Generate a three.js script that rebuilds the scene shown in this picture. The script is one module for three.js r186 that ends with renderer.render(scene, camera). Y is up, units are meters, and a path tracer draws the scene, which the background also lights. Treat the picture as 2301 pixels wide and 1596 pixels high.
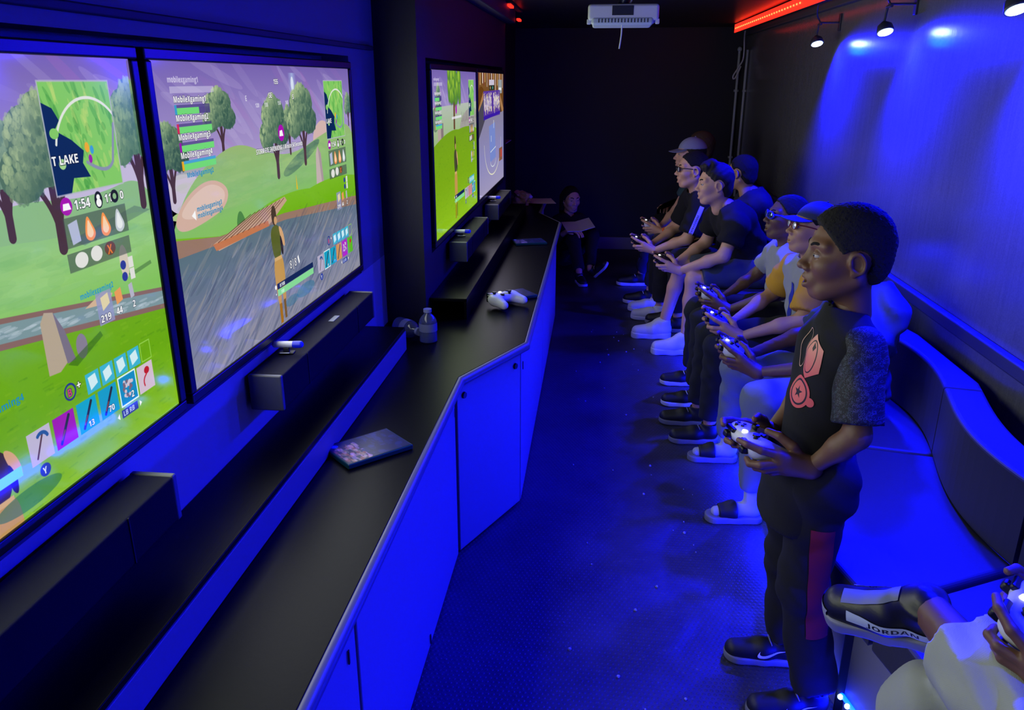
import * as THREE from 'three';
import { RoundedBoxGeometry } from 'three/addons/geometries/RoundedBoxGeometry.js';
import { mergeGeometries } from 'three/addons/utils/BufferGeometryUtils.js';
import { RectAreaLightUniformsLib } from 'three/addons/lights/RectAreaLightUniformsLib.js';
RectAreaLightUniformsLib.init();

// ---------------------------------------------------------------- camera, lights, exposure
const scene = new THREE.Scene();
scene.background = new THREE.Color(0x000000);
const D2R = Math.PI / 180;
const camera = new THREE.PerspectiveCamera(2 * Math.atan(798 / 1780) / D2R, 2301 / 1596, 0.05, 40);
camera.position.set(0, 1.6, 0);
camera.rotation.order = 'YXZ';
camera.rotation.set(-19.12 * D2R, 6.18 * D2R, 0);
const renderer = new THREE.WebGLRenderer();
renderer.toneMapping = THREE.LinearToneMapping;
renderer.toneMappingExposure = 1.0;
renderer.shadowMap.enabled = true;

const BLUE = new THREE.Color().setRGB(0.0, 0.0006, 1.0);
const RED = new THREE.Color().setRGB(1.0, 0.004, 0.002);
const SCREEN_LIGHT = [[0.78, 0.82, 0.62], [0.78, 0.80, 0.80], [0.70, 0.80, 0.55], [0.80, 0.74, 0.90]];
const SCREEN_POWER = 4.0;         // radiance of the four televisions
const SPOT_POWER = 30;            // candela of each blue ceiling spot
const STRIP_POWER = 240;          // radiance of the blue strip under the bench
const RED_POWER = 3.0;
// televisions: screen plane x, start z (left edge), width, top y, height
const TVS = [
  { x: -0.820, z: -0.195, w: 1.190, top: 1.635, h: 0.645 },
  { x: -0.820, z: -1.452, w: 1.192, top: 1.635, h: 0.645 },
  { x: -0.660, z: -3.180, w: 1.150, top: 1.640, h: 0.668 },
  { x: -0.660, z: -4.385, w: 1.165, top: 1.640, h: 0.668 },
];
TVS.forEach((t, i) => {
  const l = new THREE.RectAreaLight(new THREE.Color().setRGB(...SCREEN_LIGHT[i]), SCREEN_POWER * [1, 1, 0.62, 0.62][i], t.w, t.h);
  l.position.set(t.x + 0.012, t.top - t.h / 2, t.z - t.w / 2);
  l.lookAt(5, t.top - t.h / 2, t.z - t.w / 2);
  l.name = 'television_glow'; scene.add(l);
});
// blue spots hanging beside the right wall, pointing down
const SPOTS = [-0.36, -1.50, -2.64, -3.78, -4.92];
for (const z of SPOTS) {
  const s = new THREE.SpotLight(BLUE, SPOT_POWER, 0, 80 * D2R, 0.55, 2);
  s.position.set(1.185 + 0.006, 1.80 - 0.028, z + 0.016); s.target.position.set(1.185 + 0.10, 1.80 - 0.86, z + 0.45);
  s.castShadow = true; s.shadow.radius = 2; s.name = 'spot_glow'; scene.add(s, s.target);
}
// bench plan wave shared by seat, back and light strip
const wave = (z) => 0.06 * Math.cos(2 * Math.PI * (z + 2.84) / 1.5);
const stripX = (z) => 0.676 + wave(z);
for (let k = 0; k < 9; k++) {
  const z0 = -0.95 - k * 0.66, z1 = z0 - 0.66, x0 = stripX(z0), x1 = stripX(z1);
  const l = new THREE.RectAreaLight(BLUE, STRIP_POWER, 0.64, 0.02);
  l.position.set((x0 + x1) / 2 - 0.014, 0.075, (z0 + z1) / 2);
  l.lookAt((x0 + x1) / 2 - 1.0, 0.10, (z0 + z1) / 2);
  l.name = 'bench_strip_glow'; scene.add(l);
}
{ const l = new THREE.RectAreaLight(RED, RED_POWER, 2.3, 0.03);
  l.position.set(1.096, 2.02, -6.0); l.lookAt(0.4, 2.3, -6.0); l.name = 'red_strip_glow'; scene.add(l); }

// ---------------------------------------------------------------- helpers
const V = (x, y, z) => new THREE.Vector3(x, y, z);
let seed = 7;
const rnd = () => { seed = (seed * 16807) % 2147483647; return seed / 2147483647; };
const used = {};
function numbered(n) { const k = used[n] = (used[n] ?? -1) + 1; return k ? n + '_' + String(k).padStart(3, '0') : n; }
function std(color, roughness = 0.7, extra = {}) { return new THREE.MeshStandardMaterial({ color, roughness, metalness: 0, ...extra }); }
function phys(color, roughness, extra = {}) { return new THREE.MeshPhysicalMaterial({ color, roughness, metalness: 0, ...extra }); }
function lin(r, g, b) { return new THREE.Color().setRGB(r, g, b); }
function thing(name, label, category, at = [0, 0, 0], turn = 0, group) {
  const o = new THREE.Group(); o.name = numbered(name); scene.add(o);
  o.position.set(...at); o.rotation.y = turn; o.userData = { label, category };
  if (group) o.userData.group = group;
  return o;
}
function part(name, geo, m, parent, at) {
  const o = new THREE.Mesh(Array.isArray(geo) ? mergeGeometries(geo.map(clean), false) : geo, m);
  o.name = name; o.castShadow = o.receiveShadow = true; if (at) o.position.set(...at);
  parent.add(o); return o;
}
function clean(g) {   // same attributes on every piece that is merged
  const n = g.index ? g.toNonIndexed() : g;
  for (const k of Object.keys(n.attributes)) if (!['position', 'normal', 'uv'].includes(k)) n.deleteAttribute(k);
  if (!n.attributes.uv) n.setAttribute('uv', new THREE.BufferAttribute(new Float32Array(n.attributes.position.count * 2), 2));
  return n;
}
function solo(name, geo, m, label, category, group) {
  const o = part(numbered(name), geo, m, scene); o.userData = { label, category }; if (group) o.userData.group = group; return o;
}
function struct(name, geo, m, parent = scene) {
  const o = part(parent === scene ? numbered(name) : name, geo, m, parent);
  if (parent === scene) o.userData.kind = 'structure'; return o;
}
function bx(x0, x1, y0, y1, z0, z1, r = 0) {
  const w = Math.abs(x1 - x0), h = Math.abs(y1 - y0), d = Math.abs(z1 - z0);
  const g = r ? new RoundedBoxGeometry(w, h, d, 2, Math.min(r, w / 2.01, h / 2.01, d / 2.01)) : new THREE.BoxGeometry(w, h, d);
  g.translate((x0 + x1) / 2, (y0 + y1) / 2, (z0 + z1) / 2); return g;
}
function meterUV(g, k = 1) {   // uv in metres by the dominant axis of the normal
  const p = g.attributes.position, n = g.attributes.normal, uv = new Float32Array(p.count * 2);
  for (let i = 0; i < p.count; i++) {
    const ax = Math.abs(n.getX(i)), ay = Math.abs(n.getY(i)), az = Math.abs(n.getZ(i));
    const [u, v] = ay >= ax && ay >= az ? [p.getX(i), p.getZ(i)] : ax >= az ? [p.getZ(i), p.getY(i)] : [p.getX(i), p.getY(i)];
    uv[2 * i] = u * k; uv[2 * i + 1] = v * k;
  }
  g.setAttribute('uv', new THREE.BufferAttribute(uv, 2)); return g;
}
function tube(points, r, seg = 24, radial = 8) {
  return new THREE.TubeGeometry(new THREE.CatmullRomCurve3(points.map((p) => V(...p))), seg, r, radial, false);
}
function rod(a, b, r0, r1 = r0, n = 14) {
  const A = V(...a), B = V(...b), d = B.clone().sub(A), g = new THREE.CylinderGeometry(r1, r0, d.length(), n);
  g.applyQuaternion(new THREE.Quaternion().setFromUnitVectors(V(0, 1, 0), d.clone().normalize()));
  const m = A.add(B).multiplyScalar(0.5); g.translate(m.x, m.y, m.z); return g;
}
function ball(x, y, z, r, n = 12) { const g = new THREE.SphereGeometry(r, n, Math.max(6, n * 0.7 | 0)); g.translate(x, y, z); return g; }
function planExtrude(pts, y0, y1, bevel = 0, inset = bevel) {   // pts: [x, z] outline, extruded upward
  const s = new THREE.Shape(pts.map(([x, z]) => new THREE.Vector2(x, -z)));
  const g = new THREE.ExtrudeGeometry(s, { depth: y1 - y0 - 2 * bevel, bevelEnabled: bevel > 0, bevelSize: inset, bevelOffset: -inset, bevelThickness: bevel, bevelSegments: 4, curveSegments: 8 });
  g.rotateX(-Math.PI / 2); g.translate(0, y0 + bevel, 0); return g;
}
function noiseTexture(n, fn, rx, ry, srgb) {
  const d = new Uint8Array(n * n * 4);
  for (let j = 0; j < n; j++) for (let i = 0; i < n; i++) { const c = fn(i, j), k = 4 * (j * n + i); d[k] = c[0]; d[k + 1] = c[1]; d[k + 2] = c[2]; d[k + 3] = 255; }
  const t = new THREE.DataTexture(d, n, n); t.wrapS = t.wrapT = THREE.RepeatWrapping; t.magFilter = THREE.LinearFilter; t.minFilter = THREE.LinearMipmapLinearFilter; t.generateMipmaps = true;
  if (srgb) t.colorSpace = THREE.SRGBColorSpace; t.repeat.set(rx, ry); t.needsUpdate = true; return t;
}
const lattice = new Float32Array(4096); for (let i = 0; i < 4096; i++) lattice[i] = rnd();
function vnoise(x, y, per) {   // tiling value noise
  const xi = Math.floor(x), yi = Math.floor(y), fx = x - xi, fy = y - yi, w = (a) => ((a % per) + per) % per;
  const h = (a, b) => lattice[(w(a) * 57 + w(b) * 131) & 4095], s = (t) => t * t * (3 - 2 * t);
  const u = s(fx), v = s(fy);
  return (h(xi, yi) * (1 - u) + h(xi + 1, yi) * u) * (1 - v) + (h(xi, yi + 1) * (1 - u) + h(xi + 1, yi + 1) * u) * v;
}
const fbm = (x, y, per) => 0.55 * vnoise(x, y, per) + 0.3 * vnoise(x * 2, y * 2, per * 2) + 0.15 * vnoise(x * 4, y * 4, per * 4);
function canvasTexture(w, h, draw) {
  const c = document.createElement('canvas'); c.width = w; c.height = h; const g = c.getContext('2d'); draw(g, w, h);
  const t = new THREE.CanvasTexture(c); t.colorSpace = THREE.SRGBColorSpace; t.magFilter = THREE.LinearFilter; t.anisotropy = 8; return t;
}
const weave = noiseTexture(128, (i, j) => { const a = ((i >> 1) + (j >> 1)) % 2 ? 150 : 90, v = a + 60 * rnd() | 0; return [v, v, v]; }, 9, 9);
const grain = noiseTexture(256, (i, j) => { const v = 90 + 110 * fbm(i / 8, j / 8, 32) + 40 * rnd() | 0; return [v, v, v]; }, 3, 3);
const cloth = (c, r = 0.92) => std(c, r, { bumpMap: weave, bumpScale: 0.0006 });

// ---------------------------------------------------------------- room shell
const rubber = noiseTexture(512, (i, j) => {      // raised dots on a rubber floor, 16 per tile
  const p = 32, sh = ((j / p | 0) % 2) * p / 2, dx = ((i + sh) % p) - p / 2, dy = (j % p) - p / 2, r = Math.hypot(dx, dy);
  const v = (r < 7 ? 235 : r < 10 ? 235 - (r - 7) * 60 : 55) + 14 * rnd() | 0; return [v, v, v];
}, 4, 4);
const rubberTone = noiseTexture(512, (i, j) => { const n = fbm(i / 64, j / 64, 8), f = fbm(i / 6, j / 6, 85), v = 33 + 32 * n + 13 * f + (rnd() > 0.996 ? 50 : 0) | 0; return [v, v, v]; }, 0.55, 0.55, true);
const floorMat = std(0xffffff, 0.44, { map: rubberTone, bumpMap: rubber, bumpScale: 0.0012 });
const wallBlack = std(0x15151a, 0.55, { bumpMap: grain, bumpScale: 0.0005 });
const streak = noiseTexture(256, (i, j) => { const v = 160 + 18 * fbm(i / 3, j / 40, 85) + 16 * rnd() | 0; return [v, v, v]; }, 1.2, 1.2, true);
const wallSide = phys(0x92929a, 0.2, { map: streak, bumpMap: grain, bumpScale: 0.0004 });
const screenWall = std(0x6e6e76, 0.6, { bumpMap: grain, bumpScale: 0.0005 });
const panelMat = std(0x7e7e84, 0.5, { bumpMap: grain, bumpScale: 0.0003 });
const seam = std(0x050506, 0.8);
const glossBlack = phys(0x060608, 0.36, { specularIntensity: 0.16, bumpMap: grain, bumpScale: 0.0002 });
const trimMat = std(0x6c6c74, 0.4);

struct('floor', meterUV(bx(-0.97, 1.4, -0.1, 0, 1.2, -8.05)), floorMat);
struct('ceiling', bx(-0.97, 1.4, 2.06, 2.16, 1.2, -8.05), std(0x1b1b1f, 0.35));
struct('wall_right', meterUV(bx(1.3, 1.4, 0, 2.06, 1.2, -8.05)), wallSide);
struct('wall_far', bx(-0.97, 1.3, 0, 2.06, -7.95, -8.05), std(0x1c1c22, 0.6));
struct('wall_near', bx(-0.97, 1.3, 0, 2.06, 1.1, 1.2), wallBlack);
// left wall: near half with the opening for two televisions, a return, the far half further into the room
struct('wall_left', [
  bx(-0.97, -0.83, 0, 0.64, 1.1, -3.0), bx(-0.97, -0.83, 1.676, 2.06, 1.1, -3.0), bx(-0.97, -0.83, 0.952, 1.676, 1.1, -0.15), bx(-0.97, -0.83, 0.952, 1.676, -2.690, -3.0),
  bx(-0.97, -0.92, 0.952, 1.676, -0.15, -2.690)], screenWall);
struct('wall_left', bx(-0.97, -0.83, 0.64, 0.952, 1.1, -3.0), std(0x9c9ca4, 0.5, { bumpMap: grain, bumpScale: 0.0003 }));  // same wall, strip light painted in as a paler colour below the televisions
struct('wall_left', [
  bx(-0.97, -0.67, 0, 0.932, -3.0, -5.76), bx(-0.97, -0.67, 1.682, 2.06, -3.0, -5.76), bx(-0.97, -0.67, 0.932, 1.682, -3.0, -3.145), bx(-0.97, -0.67, 0.932, 1.682, -5.585, -5.76),
  bx(-0.97, -0.77, 0.932, 1.682, -3.145, -5.585)], wallBlack);
struct('wall_left', bx(-0.97, -0.83, 0, 2.06, -5.76, -7.95), wallBlack);
struct('baseboard_far', bx(-0.40, 1.25, 0, 0.12, -7.95, -7.925, 0.004), std(0x8c8c94, 0.5));
// ceiling mouldings
struct('trim_1', [bx(1.262, 1.3, 1.985, 2.035, 1.1, -7.95, 0.006)], std(0x4a4a52, 0.5));
struct('trim_2', [bx(1.16, 1.30, 2.035, 2.06, 1.1, -7.95, 0.004)], std(0x1b1b1f, 0.6));
struct('trim_3', [bx(-0.67, -0.60, 1.965, 2.06, -3.0, -5.76, 0.006)], std(0x2e2e36, 0.5));
struct('trim_4', [bx(-0.83, -0.815, 1.70, 1.716, 1.0, -2.95, 0.004)], std(0x26262c, 0.6));
// ---------------------------------------------------------------- what the four screens show (painted in a 1000 x 563 frame)
function blob(g, x, y, r, c0, c1) { const q = g.createRadialGradient(x - r * 0.35, y - r * 0.45, r * 0.1, x, y, r); q.addColorStop(0, c0); q.addColorStop(0.75, c1); q.addColorStop(1, 'rgba(70,110,100,0.0)'); g.fillStyle = q; g.beginPath(); g.arc(x, y, r, 0, 7); g.fill(); }
function poly(g, c, ...p) { g.fillStyle = c; g.beginPath(); g.moveTo(p[0], p[1]); for (let i = 2; i < p.length; i += 2) g.lineTo(p[i], p[i + 1]); g.closePath(); g.fill(); }
function soft(g, c, pts) { g.fillStyle = c; g.beginPath(); const n = pts.length; for (let i = 0; i <= n; i++) { const a = pts[i % n], b = pts[(i + 1) % n], m = [(a[0] + b[0]) / 2, (a[1] + b[1]) / 2]; if (!i) g.moveTo(...m); else g.quadraticCurveTo(a[0], a[1], m[0], m[1]); } g.fill(); }
function grad(g, y0, y1, ...cs) { const q = g.createLinearGradient(0, y0, 0, y1); cs.forEach((c, i) => q.addColorStop(i / (cs.length - 1), c)); return q; }
function txt(g, s, x, y, px, c = '#fff', o = {}) {
  g.save(); g.translate(x, y); g.scale(o.sx ?? 1, 1); g.font = (o.w ?? 'bold ') + px + 'px sans-serif'; g.textAlign = o.a ?? 'left';
  if (o.k !== 0) { g.strokeStyle = o.sc ?? 'rgba(20,20,40,.55)'; g.lineWidth = px / 7; g.lineJoin = 'round'; g.strokeText(s, 0, 0); }
  g.fillStyle = c; g.fillText(s, 0, 0); g.restore();
}
function sky(g, h) {
  g.fillStyle = grad(g, 0, h, '#7a66b4', '#9483c4', '#a896ce', '#c2b2d6'); g.fillRect(0, 0, 1000, h);
  for (let i = 0; i < 46; i++) { const x = rnd() * 1000, y = rnd() * h * 0.75, L = 30 + rnd() * 90; g.save(); g.translate(x, y); g.rotate(0.25 + rnd() * 0.5); g.globalAlpha = 0.05 + 0.12 * rnd(); blobEllipse(g, 0, 0, L, 5 + 7 * rnd(), rnd() > 0.75 ? '#c870c0' : '#dccff2'); g.restore(); }
  g.globalAlpha = 1;
}
function blobEllipse(g, x, y, a, b, c) { g.fillStyle = c; g.beginPath(); g.ellipse(x, y, a, b, 0, 0, 7); g.fill(); }
function mixc(c0, c1, t) { const h = (c) => [1, 3, 5].map((i) => parseInt(c.slice(i, i + 2), 16)), a = h(c0), b = h(c1); t = Math.max(0, Math.min(1, t)); return 'rgb(' + a.map((v, i) => Math.round(v + (b[i] - v) * t)).join(',') + ')'; }
function treePic(g, x, base, h, w, dark = '#35594f', lite = '#b2c894') {   // tall drooping crown made of leaf dabs on a forked trunk
  g.strokeStyle = '#4b3542'; g.lineCap = 'round';
  for (const [dx, t, lw] of [[0, 0.55, 0.085], [-0.28, 0.5, 0.04], [0.26, 0.56, 0.045]]) { g.lineWidth = h * lw; g.beginPath(); g.moveTo(x, base); g.quadraticCurveTo(x + w * 0.02, base - h * 0.3, x + dx * w, base - h * t); g.stroke(); }
  const lobes = [[-0.27, 0.50, 0.23, 0.17], [0.24, 0.52, 0.25, 0.17], [-0.02, 0.60, 0.30, 0.20], [-0.15, 0.72, 0.24, 0.19], [0.15, 0.74, 0.23, 0.19], [0.0, 0.86, 0.19, 0.13]];
  for (const [lx, ly, rx, ry] of lobes) { g.fillStyle = mixc(dark, lite, 0.25 + 0.3 * (ly - 0.5)); g.beginPath(); g.ellipse(x + lx * w, base - h * ly, rx * w, ry * h, 0, 0, 7); g.fill(); }
  for (const [lx, ly, rx, ry] of lobes) for (let k = 0; k < 130; k++) {
    const a = rnd() * 6.283, r = Math.sqrt(rnd()), ux = Math.cos(a) * r, uy = Math.sin(a) * r, t = 0.46 - 0.34 * ux - 0.42 * uy - 0.25 * (lx / 0.3) + 0.35 * (ly - 0.62) + 0.3 * (rnd() - 0.5);
    g.globalAlpha = 0.5; g.fillStyle = mixc(dark, lite, t); g.beginPath(); g.ellipse(x + (lx + ux * rx) * w, base - h * ly + uy * ry * h, w * 0.022, h * 0.028, 0.15 * (rnd() - 0.5), 0, 7); g.fill();
  }
  g.globalAlpha = 1;
}
function dabs(g, n, x0, x1, y0, y1, cols, al = 0.12, sx = 40, sy = 7) { for (let i = 0; i < n; i++) { g.globalAlpha = al; blobEllipse(g, x0 + rnd() * (x1 - x0), y0 + rnd() * (y1 - y0), sx * (0.4 + rnd()), sy * (0.4 + rnd()), cols[rnd() * cols.length | 0]); } g.globalAlpha = 1; }
function grassSpeckle(g, y0, y1, n = 500) { for (let i = 0; i < n; i++) { g.fillStyle = rnd() > 0.5 ? 'rgba(160,205,50,.16)' : 'rgba(40,110,20,.14)'; const y = y0 + rnd() * (y1 - y0); g.fillRect(rnd() * 1000, y, 6 + rnd() * 16, 1.5 + rnd() * 3); } }
function miniMap(g, big) {
  const x = 792, y = 31, w = 148, h = 146; g.save(); g.beginPath(); g.rect(x, y, w, h); g.clip();
  g.fillStyle = '#86cf66'; g.fillRect(x, y, w, h);
  for (let i = 0; i < 90; i++) { g.save(); g.translate(x + rnd() * w, y + rnd() * h); g.rotate(1 + rnd() * 0.5); blobEllipse(g, 0, 0, 5 + rnd() * 14, 2 + rnd() * 3, rnd() > 0.4 ? 'rgba(60,150,60,.35)' : 'rgba(200,225,120,.4)'); g.restore(); }
  poly(g, '#0d2a5c', x, y + 26, x + 20, y + 34, x + 30, y + 50, x + 18, y + 62, x + 48, y + 76, x + 70, y + 92, x + 64, y + 108, x + 76, y + 128, x + 40, y + 126, x + 30, y + 146, x + 26, y + h, x, y + h);
  g.strokeStyle = '#e8ece4'; g.lineWidth = 4; g.beginPath(); g.arc(x + 92, y + 100, 78, 3.4, 6.0); g.stroke(); g.beginPath(); g.moveTo(x + 146, y + 60); g.lineTo(x + 132, y + 112); g.quadraticCurveTo(x + 116, y + 132, x + 74, y + 108); g.lineWidth = 5; g.strokeStyle = '#8d96b0'; g.stroke();
  blobEllipse(g, x + 78, y + 88, 5, 7, '#f4b030'); blobEllipse(g, x + 88, y + 92, 4, 6, '#40a0e0'); blobEllipse(g, x + 82, y + 104, 4, 6, '#a020b0'); blobEllipse(g, x + 16, y + 66, 9, 7, '#86cf66'); blobEllipse(g, x + 22, y + 106, 7, 7, '#a8dc90');
  txt(g, 'T LAKE', x + (big ? 2 : -10), y + 106, 17); g.restore();
  g.strokeStyle = 'rgba(190,190,210,.75)'; g.lineWidth = 2.5; g.strokeRect(x, y, w, h);
}
function hud(g, o) {
  miniMap(g, o.big);
  blobEllipse(g, 806, 192, 12, 12, '#a818b4'); poly(g, '#fff', 798, 197, 800, 188, 812, 188, 815, 197);
  txt(g, '1:54', 822, 199, 18); blobEllipse(g, 876, 193, 9, 12, '#20242c'); blobEllipse(g, 876, 189, 4, 4, '#fff'); blobEllipse(g, 876, 197, 6, 6, '#fff'); txt(g, '11', 890, 199, 17);
  g.strokeStyle = '#20242c'; g.lineWidth = 5; g.beginPath(); g.arc(914, 193, 7, 0, 7); g.stroke(); txt(g, '0', 927, 199, 17);
  g.fillStyle = 'rgba(70,80,80,.62)'; g.fillRect(794, 207, 142, 41); g.fillRect(790, 255, 144, 26);
  poly(g, '#b7bfdc', 802, 216, 822, 212, 824, 242, 806, 245);
  for (const [x, c, d] of [[846, '#ff9a50', '#ffd9b0'], [882, '#ff9a50', '#ffd9b0'], [916, '#c8d0d8', '#eef2f4']]) { soft(g, c, [[x - 2, 208], [x + 6, 222], [x + 14, 238], [x + 2, 248], [x - 12, 242], [x - 9, 224]]); soft(g, d, [[x - 1, 214], [x + 4, 225], [x + 9, 236], [x + 1, 243], [x - 8, 238], [x - 5, 226]]); }
  blobEllipse(g, 818, 268, 14, 11, '#e8e8e4'); blobEllipse(g, 852, 266, 13, 11, '#e8e8e4'); blobEllipse(g, 884, 265, 13, 10, '#6a4a3c'); txt(g, 'X', 877, 273, 19, '#f08030', { k: 0 });
  for (const [y, c] of [[296, '#2c3c9c'], [314, '#2c3c9c']]) { blobEllipse(g, 908, y, 7, 7, c); g.fillStyle = '#e6e6e0'; g.fillRect(922, y - 9, 12, 17); }
  g.fillStyle = 'rgba(150,155,205,.8)'; g.fillRect(832, 322, 36, 48); poly(g, '#e6d9b0', 842, 330, 860, 326, 862, 342, 844, 350); poly(g, '#f0a060', 876, 330, 892, 326, 894, 346, 878, 350); poly(g, '#b8b8c8', 912, 328, 922, 326, 924, 348, 914, 350);
  txt(g, '219', 836, 366, 15); txt(g, '44', 874, 365, 14); txt(g, '2', 916, 365, 14);
  // build row and inventory
  txt(g, 'B', 740, 443, 15, '#e04a70', { sc: '#2a3a90' }); g.strokeStyle = '#2a3a90'; g.lineWidth = 3; g.beginPath(); g.arc(746, 437, 11, 0, 7); g.stroke(); txt(g, '+', 760, 440, 18);
  for (let k = 0; k < 4; k++) { const x = 780 + k * 34; g.fillStyle = '#40b8d8'; g.fillRect(x, 426, 30, 30); poly(g, '#d8f4fa', x + 5, 432 + k % 2 * 3, x + 22, 430, x + 25, 446, x + 8, 452); }
  g.strokeStyle = 'rgba(160,220,90,.8)'; g.lineWidth = 2; g.strokeRect(916, 426, 26, 30);
  const slot = o.slots;
  slot.forEach((c, k) => {
    const x = 653 + k * 49; g.fillStyle = c; g.fillRect(x, 460, 43, 45);
    if (k === o.pick) { g.strokeStyle = '#eaffff'; g.lineWidth = 2.5; g.strokeRect(x, 459, 44, 46); }
    g.lineCap = 'round';
    if (k === 0) { g.strokeStyle = '#5a4048'; g.lineWidth = 3; g.beginPath(); g.moveTo(x + 12, 498); g.lineTo(x + 28, 468); g.stroke(); g.strokeStyle = '#2c5aa0'; g.lineWidth = 5; g.beginPath(); g.arc(x + 26, 478, 11, 4, 5.9); g.stroke(); }
    else if (k < 4 && !(o.big && k === 4)) { g.strokeStyle = '#26303e'; g.lineWidth = 5; g.beginPath(); g.moveTo(x + 10, 499); g.lineTo(x + 32, 466); g.stroke(); g.lineWidth = 3; g.strokeStyle = '#7a4c30'; g.beginPath(); g.moveTo(x + 12, 494); g.lineTo(x + 20, 484); g.stroke(); }
    else if (k === 4) { for (let q = 0; q < 26; q++) blobEllipse(g, x + 22 + (rnd() - 0.5) * 24, 482 + (rnd() - 0.5) * 28, 3, 3, rnd() > 0.4 ? '#d8c8d8' : '#7a6a80'); }
    else { blobEllipse(g, x + 26, 472, 7, 6, '#c02030'); g.strokeStyle = '#c83040'; g.lineWidth = 3; g.beginPath(); g.moveTo(x + 24, 478); g.quadraticCurveTo(x + 12, 484, x + 16, 495); g.stroke(); }
  });
  if (o.big) { txt(g, '13', 770, 502, 12); txt(g, '70', 818, 500, 13); txt(g, '2', 876, 500, 14); } else { txt(g, '12', 724, 502, 9); txt(g, '7', 780, 502, 9); }
  blobEllipse(g, 674, 518, 10, 9, '#2c40a8'); txt(g, 'Y', 669, 523, 13, '#e8f0f0', { k: 0 });
  g.fillStyle = '#33419c'; g.fillRect(846, 510, 42, 13); txt(g, 'LB RB', 849, 521, 11, '#c0d0f8', { k: 0 }); poly(g, '#fff', 840, 512, 840, 522, 834, 517); poly(g, '#fff', 893, 512, 893, 522, 899, 517);
}
function squad(g, y0 = 66) {
  const cols = ['#3aa0d0', '#d82a60', '#9a1ab0', '#f0b020'];
  txt(g, 'mobilexgaming1', 46, 34, 13, 'rgba(235,230,250,.75)', { k: 0 }); g.fillStyle = 'rgba(225,218,245,.5)'; g.fillRect(50, 40, 152, 11);
  cols.forEach((c, k) => { const y = y0 + k * 31; txt(g, 'MobileXgaming' + (k + 1) + ' \u25c4', 58, y, 14); g.fillStyle = 'rgba(70,60,130,.7)'; g.fillRect(64, y + 4, 116, 5); g.fillStyle = k === 3 ? '#4aa8dc' : 'rgba(70,60,130,.8)'; g.fillRect(64, y + 9, 116, k === 3 ? 0 : 11); if (k === 3) { g.fillStyle = '#4aa8dc'; g.fillRect(64, y + 4, 116, 5); } g.fillStyle = '#74e07c'; g.fillRect(64, y + 9, k ? 116 : 76, 11); g.fillStyle = c; g.fillRect(58, y + 4, 7, 16); });
}
function walker(g, x, top, h, shirt = '#5a6428') {   // plain game figure seen from behind
  const s = h / 270, e = (dx, dy, a, b, c) => blobEllipse(g, x + dx * s, top + dy * s, a * s, b * s, c);
  soft(g, '#c89a52', [[x - 22 * s, top + 108 * s], [x + 24 * s, top + 108 * s], [x + 30 * s, top + 160 * s], [x + 22 * s, top + 226 * s], [x + 8 * s, top + 226 * s], [x + 2 * s, top + 160 * s], [x - 4 * s, top + 226 * s], [x - 18 * s, top + 226 * s], [x - 28 * s, top + 158 * s]]);
  g.fillStyle = '#a87018'; g.fillRect(x - 17 * s, top + 218 * s, 14 * s, 46 * s); g.fillStyle = '#7a5a30'; g.fillRect(x + 8 * s, top + 214 * s, 12 * s, 44 * s);
  soft(g, shirt, [[x - 26 * s, top + 44 * s], [x + 16 * s, top + 40 * s], [x + 26 * s, top + 70 * s], [x + 18 * s, top + 116 * s], [x - 18 * s, top + 118 * s], [x - 28 * s, top + 80 * s]]);
  soft(g, '#d9a878', [[x + 16 * s, top + 42 * s], [x + 38 * s, top + 58 * s], [x + 46 * s, top + 92 * s], [x + 36 * s, top + 98 * s], [x + 22 * s, top + 72 * s]]);
  soft(g, '#2a2430', [[x + 20 * s, top + 60 * s], [x + 34 * s, top + 90 * s], [x + 30 * s, top + 118 * s], [x + 18 * s, top + 104 * s]]);
  g.fillStyle = '#d8b070'; g.fillRect(x - 20 * s, top + 112 * s, 40 * s, 8 * s);
  e(-2, 20, 13, 22, '#4a3a2a'); e(4, 32, 8, 9, '#d0a070');
}
function hudBar(g, x, y) { g.fillStyle = '#14285a'; g.fillRect(x, y, 225, 13); g.fillStyle = '#8ae09a'; g.fillRect(x, y + 14, 225, 15); txt(g, '0/100', x + 14, y + 11, 11, '#fff', { k: 0 }); txt(g, '100', x + 18, y + 27, 11, '#d8ffe0', { k: 0 }); blobEllipse(g, x - 8, y + 6, 5, 5, '#fff'); txt(g, '+', x - 13, y + 27, 14); }
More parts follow.
